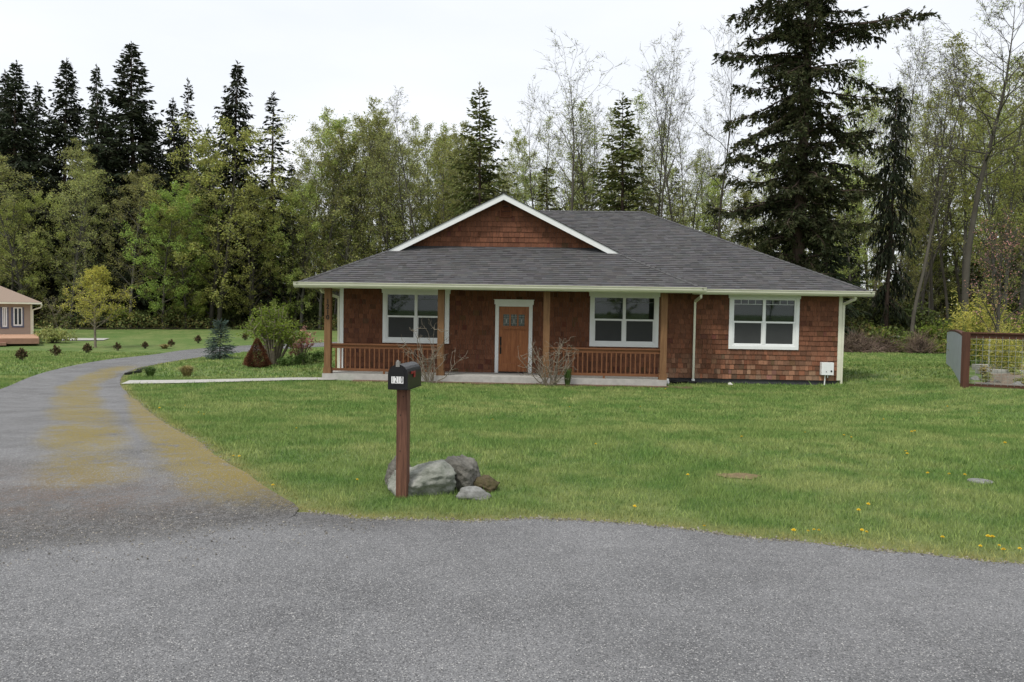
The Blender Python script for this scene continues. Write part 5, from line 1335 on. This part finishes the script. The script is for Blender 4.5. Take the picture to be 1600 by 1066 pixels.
# the bank those stones lie on
r_ = rock('bank', 'lawn', (0, 0, 0), (7.0, 3.0, .9), 77, 3, .12, planes=0); g = at(1400, 530, 50.5); r_.location = (g.x, 50.6, hz(g.x, 50.6) - .05); tag(r_, kind='structure')
put(bushmesh('shrub', .9, .55, 2200, .11, 'fresh_leaves', stems=20), 1458, 532, 46.5, 'low bright green leafy clump right of the twig heap', 'shrub', dz=.15)
put(bushmesh('shrub', .8, .5, 1600, .10, 'fresh_leaves', stems=20), 1375, 525, 47.8, 'low green leafy clump above the brown heap', 'shrub', dz=.7)

gsrc = bushmesh('shrub', 1.1, .8, 2400, .11, 'fresh_leaves', stems=22)
for i, (px, y, s_i) in enumerate([(1330, 50, 1.3), (1362, 51, 1.2), (1405, 49.5, 1.0), (1425, 48, .8), (1475, 47, 1.0), (1410, 46.4, .45), (1462, 45.6, .5)]):
    o = gsrc if i == 0 else copy_tree(gsrc); put(o, px, 530, y, 'low fresh-green clump of leaves on the bank behind the brush piles', 'shrub', 'fresh-green clumps on the bank', s=s_i, dz=.3 if y > 47 else 0); o.rotation_euler = (0, 0, U(0, 6))
# ------------------------------------------------------------------ small things on the lawn and drive
dirt = MB(); 
for ring in range(1): dirt.poly([Vector((2.32 + .22 * cos(a) * (1 + .15 * sin(3 * a)), 8.03 + .14 * sin(a) * (1 + .2 * cos(5 * a)), hz(2.32, 8.03) + .012)) for a in np.linspace(0, 2 * pi, 24, endpoint=False)])
tag(dirt.build('bare_soil', 'bare'), kind='structure')
b = MB(); b.tube([Vector((0, 0, -.02)), Vector((0, 0, .012)), Vector((0, 0, .016))], [.12, .12, .11], 20, cap=True); o = b.build('utility_cover', 'rock_small'); o.location = (4.72, 7.96, hz(4.72, 7.96)); tag(o, 'round grey utility cover sunk in the lawn at the right', 'cover')
def dandelion():
    root = empty('dandelion', (0, 0, 0)); b = MB(); b.tube([Vector((0, 0, 0)), Vector((.004, 0, .05))], [.002, .0018], 4); b.build('stem', 'stem', root)
    b = MB()
    for i in range(16):
        a = i * pi / 8; d = Vector((cos(a), sin(a), 0)); e = Vector((-sin(a), cos(a), 0)) * .004; c = Vector((.004, 0, .052)); b.quad(c, c + d * .012 + e, c + d * .018 + Vector((0, 0, .006)), c + d * .012 - e)
        b.quad(c + Vector((0, 0, .004)), c + d * .007 + e + Vector((0, 0, .006)), c + d * .010 + Vector((0, 0, .012)), c + d * .007 - e + Vector((0, 0, .006)))
    b.build('flower_head', 'petal', root); return root
dn = dandelion(); spots = []
for (px, py) in [(1240, 841), (1262, 838), (1272, 836), (1280, 838), (1345, 838), (1352, 839), (1473, 850), (1543, 849), (1550, 852), (1560, 860), (1570, 872), (1592, 867), (1530, 862), (1485, 749), (1506, 750), (1450, 747), (1075, 750), (1342, 807), (1355, 797), (1416, 711), (1417, 716), (1425, 682), (1318, 686), (1330, 689), (1430, 680), (365, 718), (375, 720), (427, 767), (556, 756), (1258, 681), (318, 651), (250, 643), (290, 637), (310, 648), (463, 674), (1100, 830), (1160, 690), (990, 800), (890, 640), (930, 700), (1040, 612), (1021, 612), (975, 608), (1000, 640), (770, 660), (1480, 640), (1530, 650), (1570, 700), (1380, 660)]:
    lo, hi = 3.5, 40.
    for _ in range(40):
        m_ = (lo + hi) / 2; q = at(px, py, m_)
        if q.z > hz(q.x, q.y): lo = m_
        else: hi = m_
    spots.append((q.x, q.y))
for i, (x, y) in enumerate(spots):
    o = dn if i == 0 else copy_tree(dn); o.location = (x, y, hz(x, y)); o.rotation_euler = (U(-.2, .2), U(-.2, .2), U(0, 6)); s = U(.6, 1.05) * (1 if y < 9 else 1.2); o.scale = (s, s, s * 1.1)
    tag(o, 'yellow dandelion flower in the lawn grass', 'flower', 'dandelions scattered over the lawn')
for i, (x, y, a) in enumerate([(-11.95, 24.9, .9), (-12.35, 26.4, .6)]):
    b = MB(); b.box(-.55, .55, -.05, .05, -.02, .06); b.box(-.55, .55, -.03, .03, .06, .075); o = b.build('drain_channel', 'black_plastic'); o.location = (x + .15, y, hz(x, y)); o.rotation_euler = (0, 0, 1.9 - a * .3)
    tag(o, ['nearer', 'farther'][i] + ' short black edging strip where the lawn meets the driveway bend', 'edging')
# trees across the road, seen only in the window glass
for i, (k, x, y) in enumerate([('o1', -9, -28), ('c1', -3, -34), ('m1', 5, -30), ('g1', 12, -33), ('o2', 19, -28), ('c2', 26, -32), ('m2', -18, -30)]):
    o = copy_tree(PROTO[k][0]); o.location = (x, y, 0); o.scale = (.6, .6, .5); tag(o, 'tree across the road behind the viewer', 'tree', 'trees across the road')
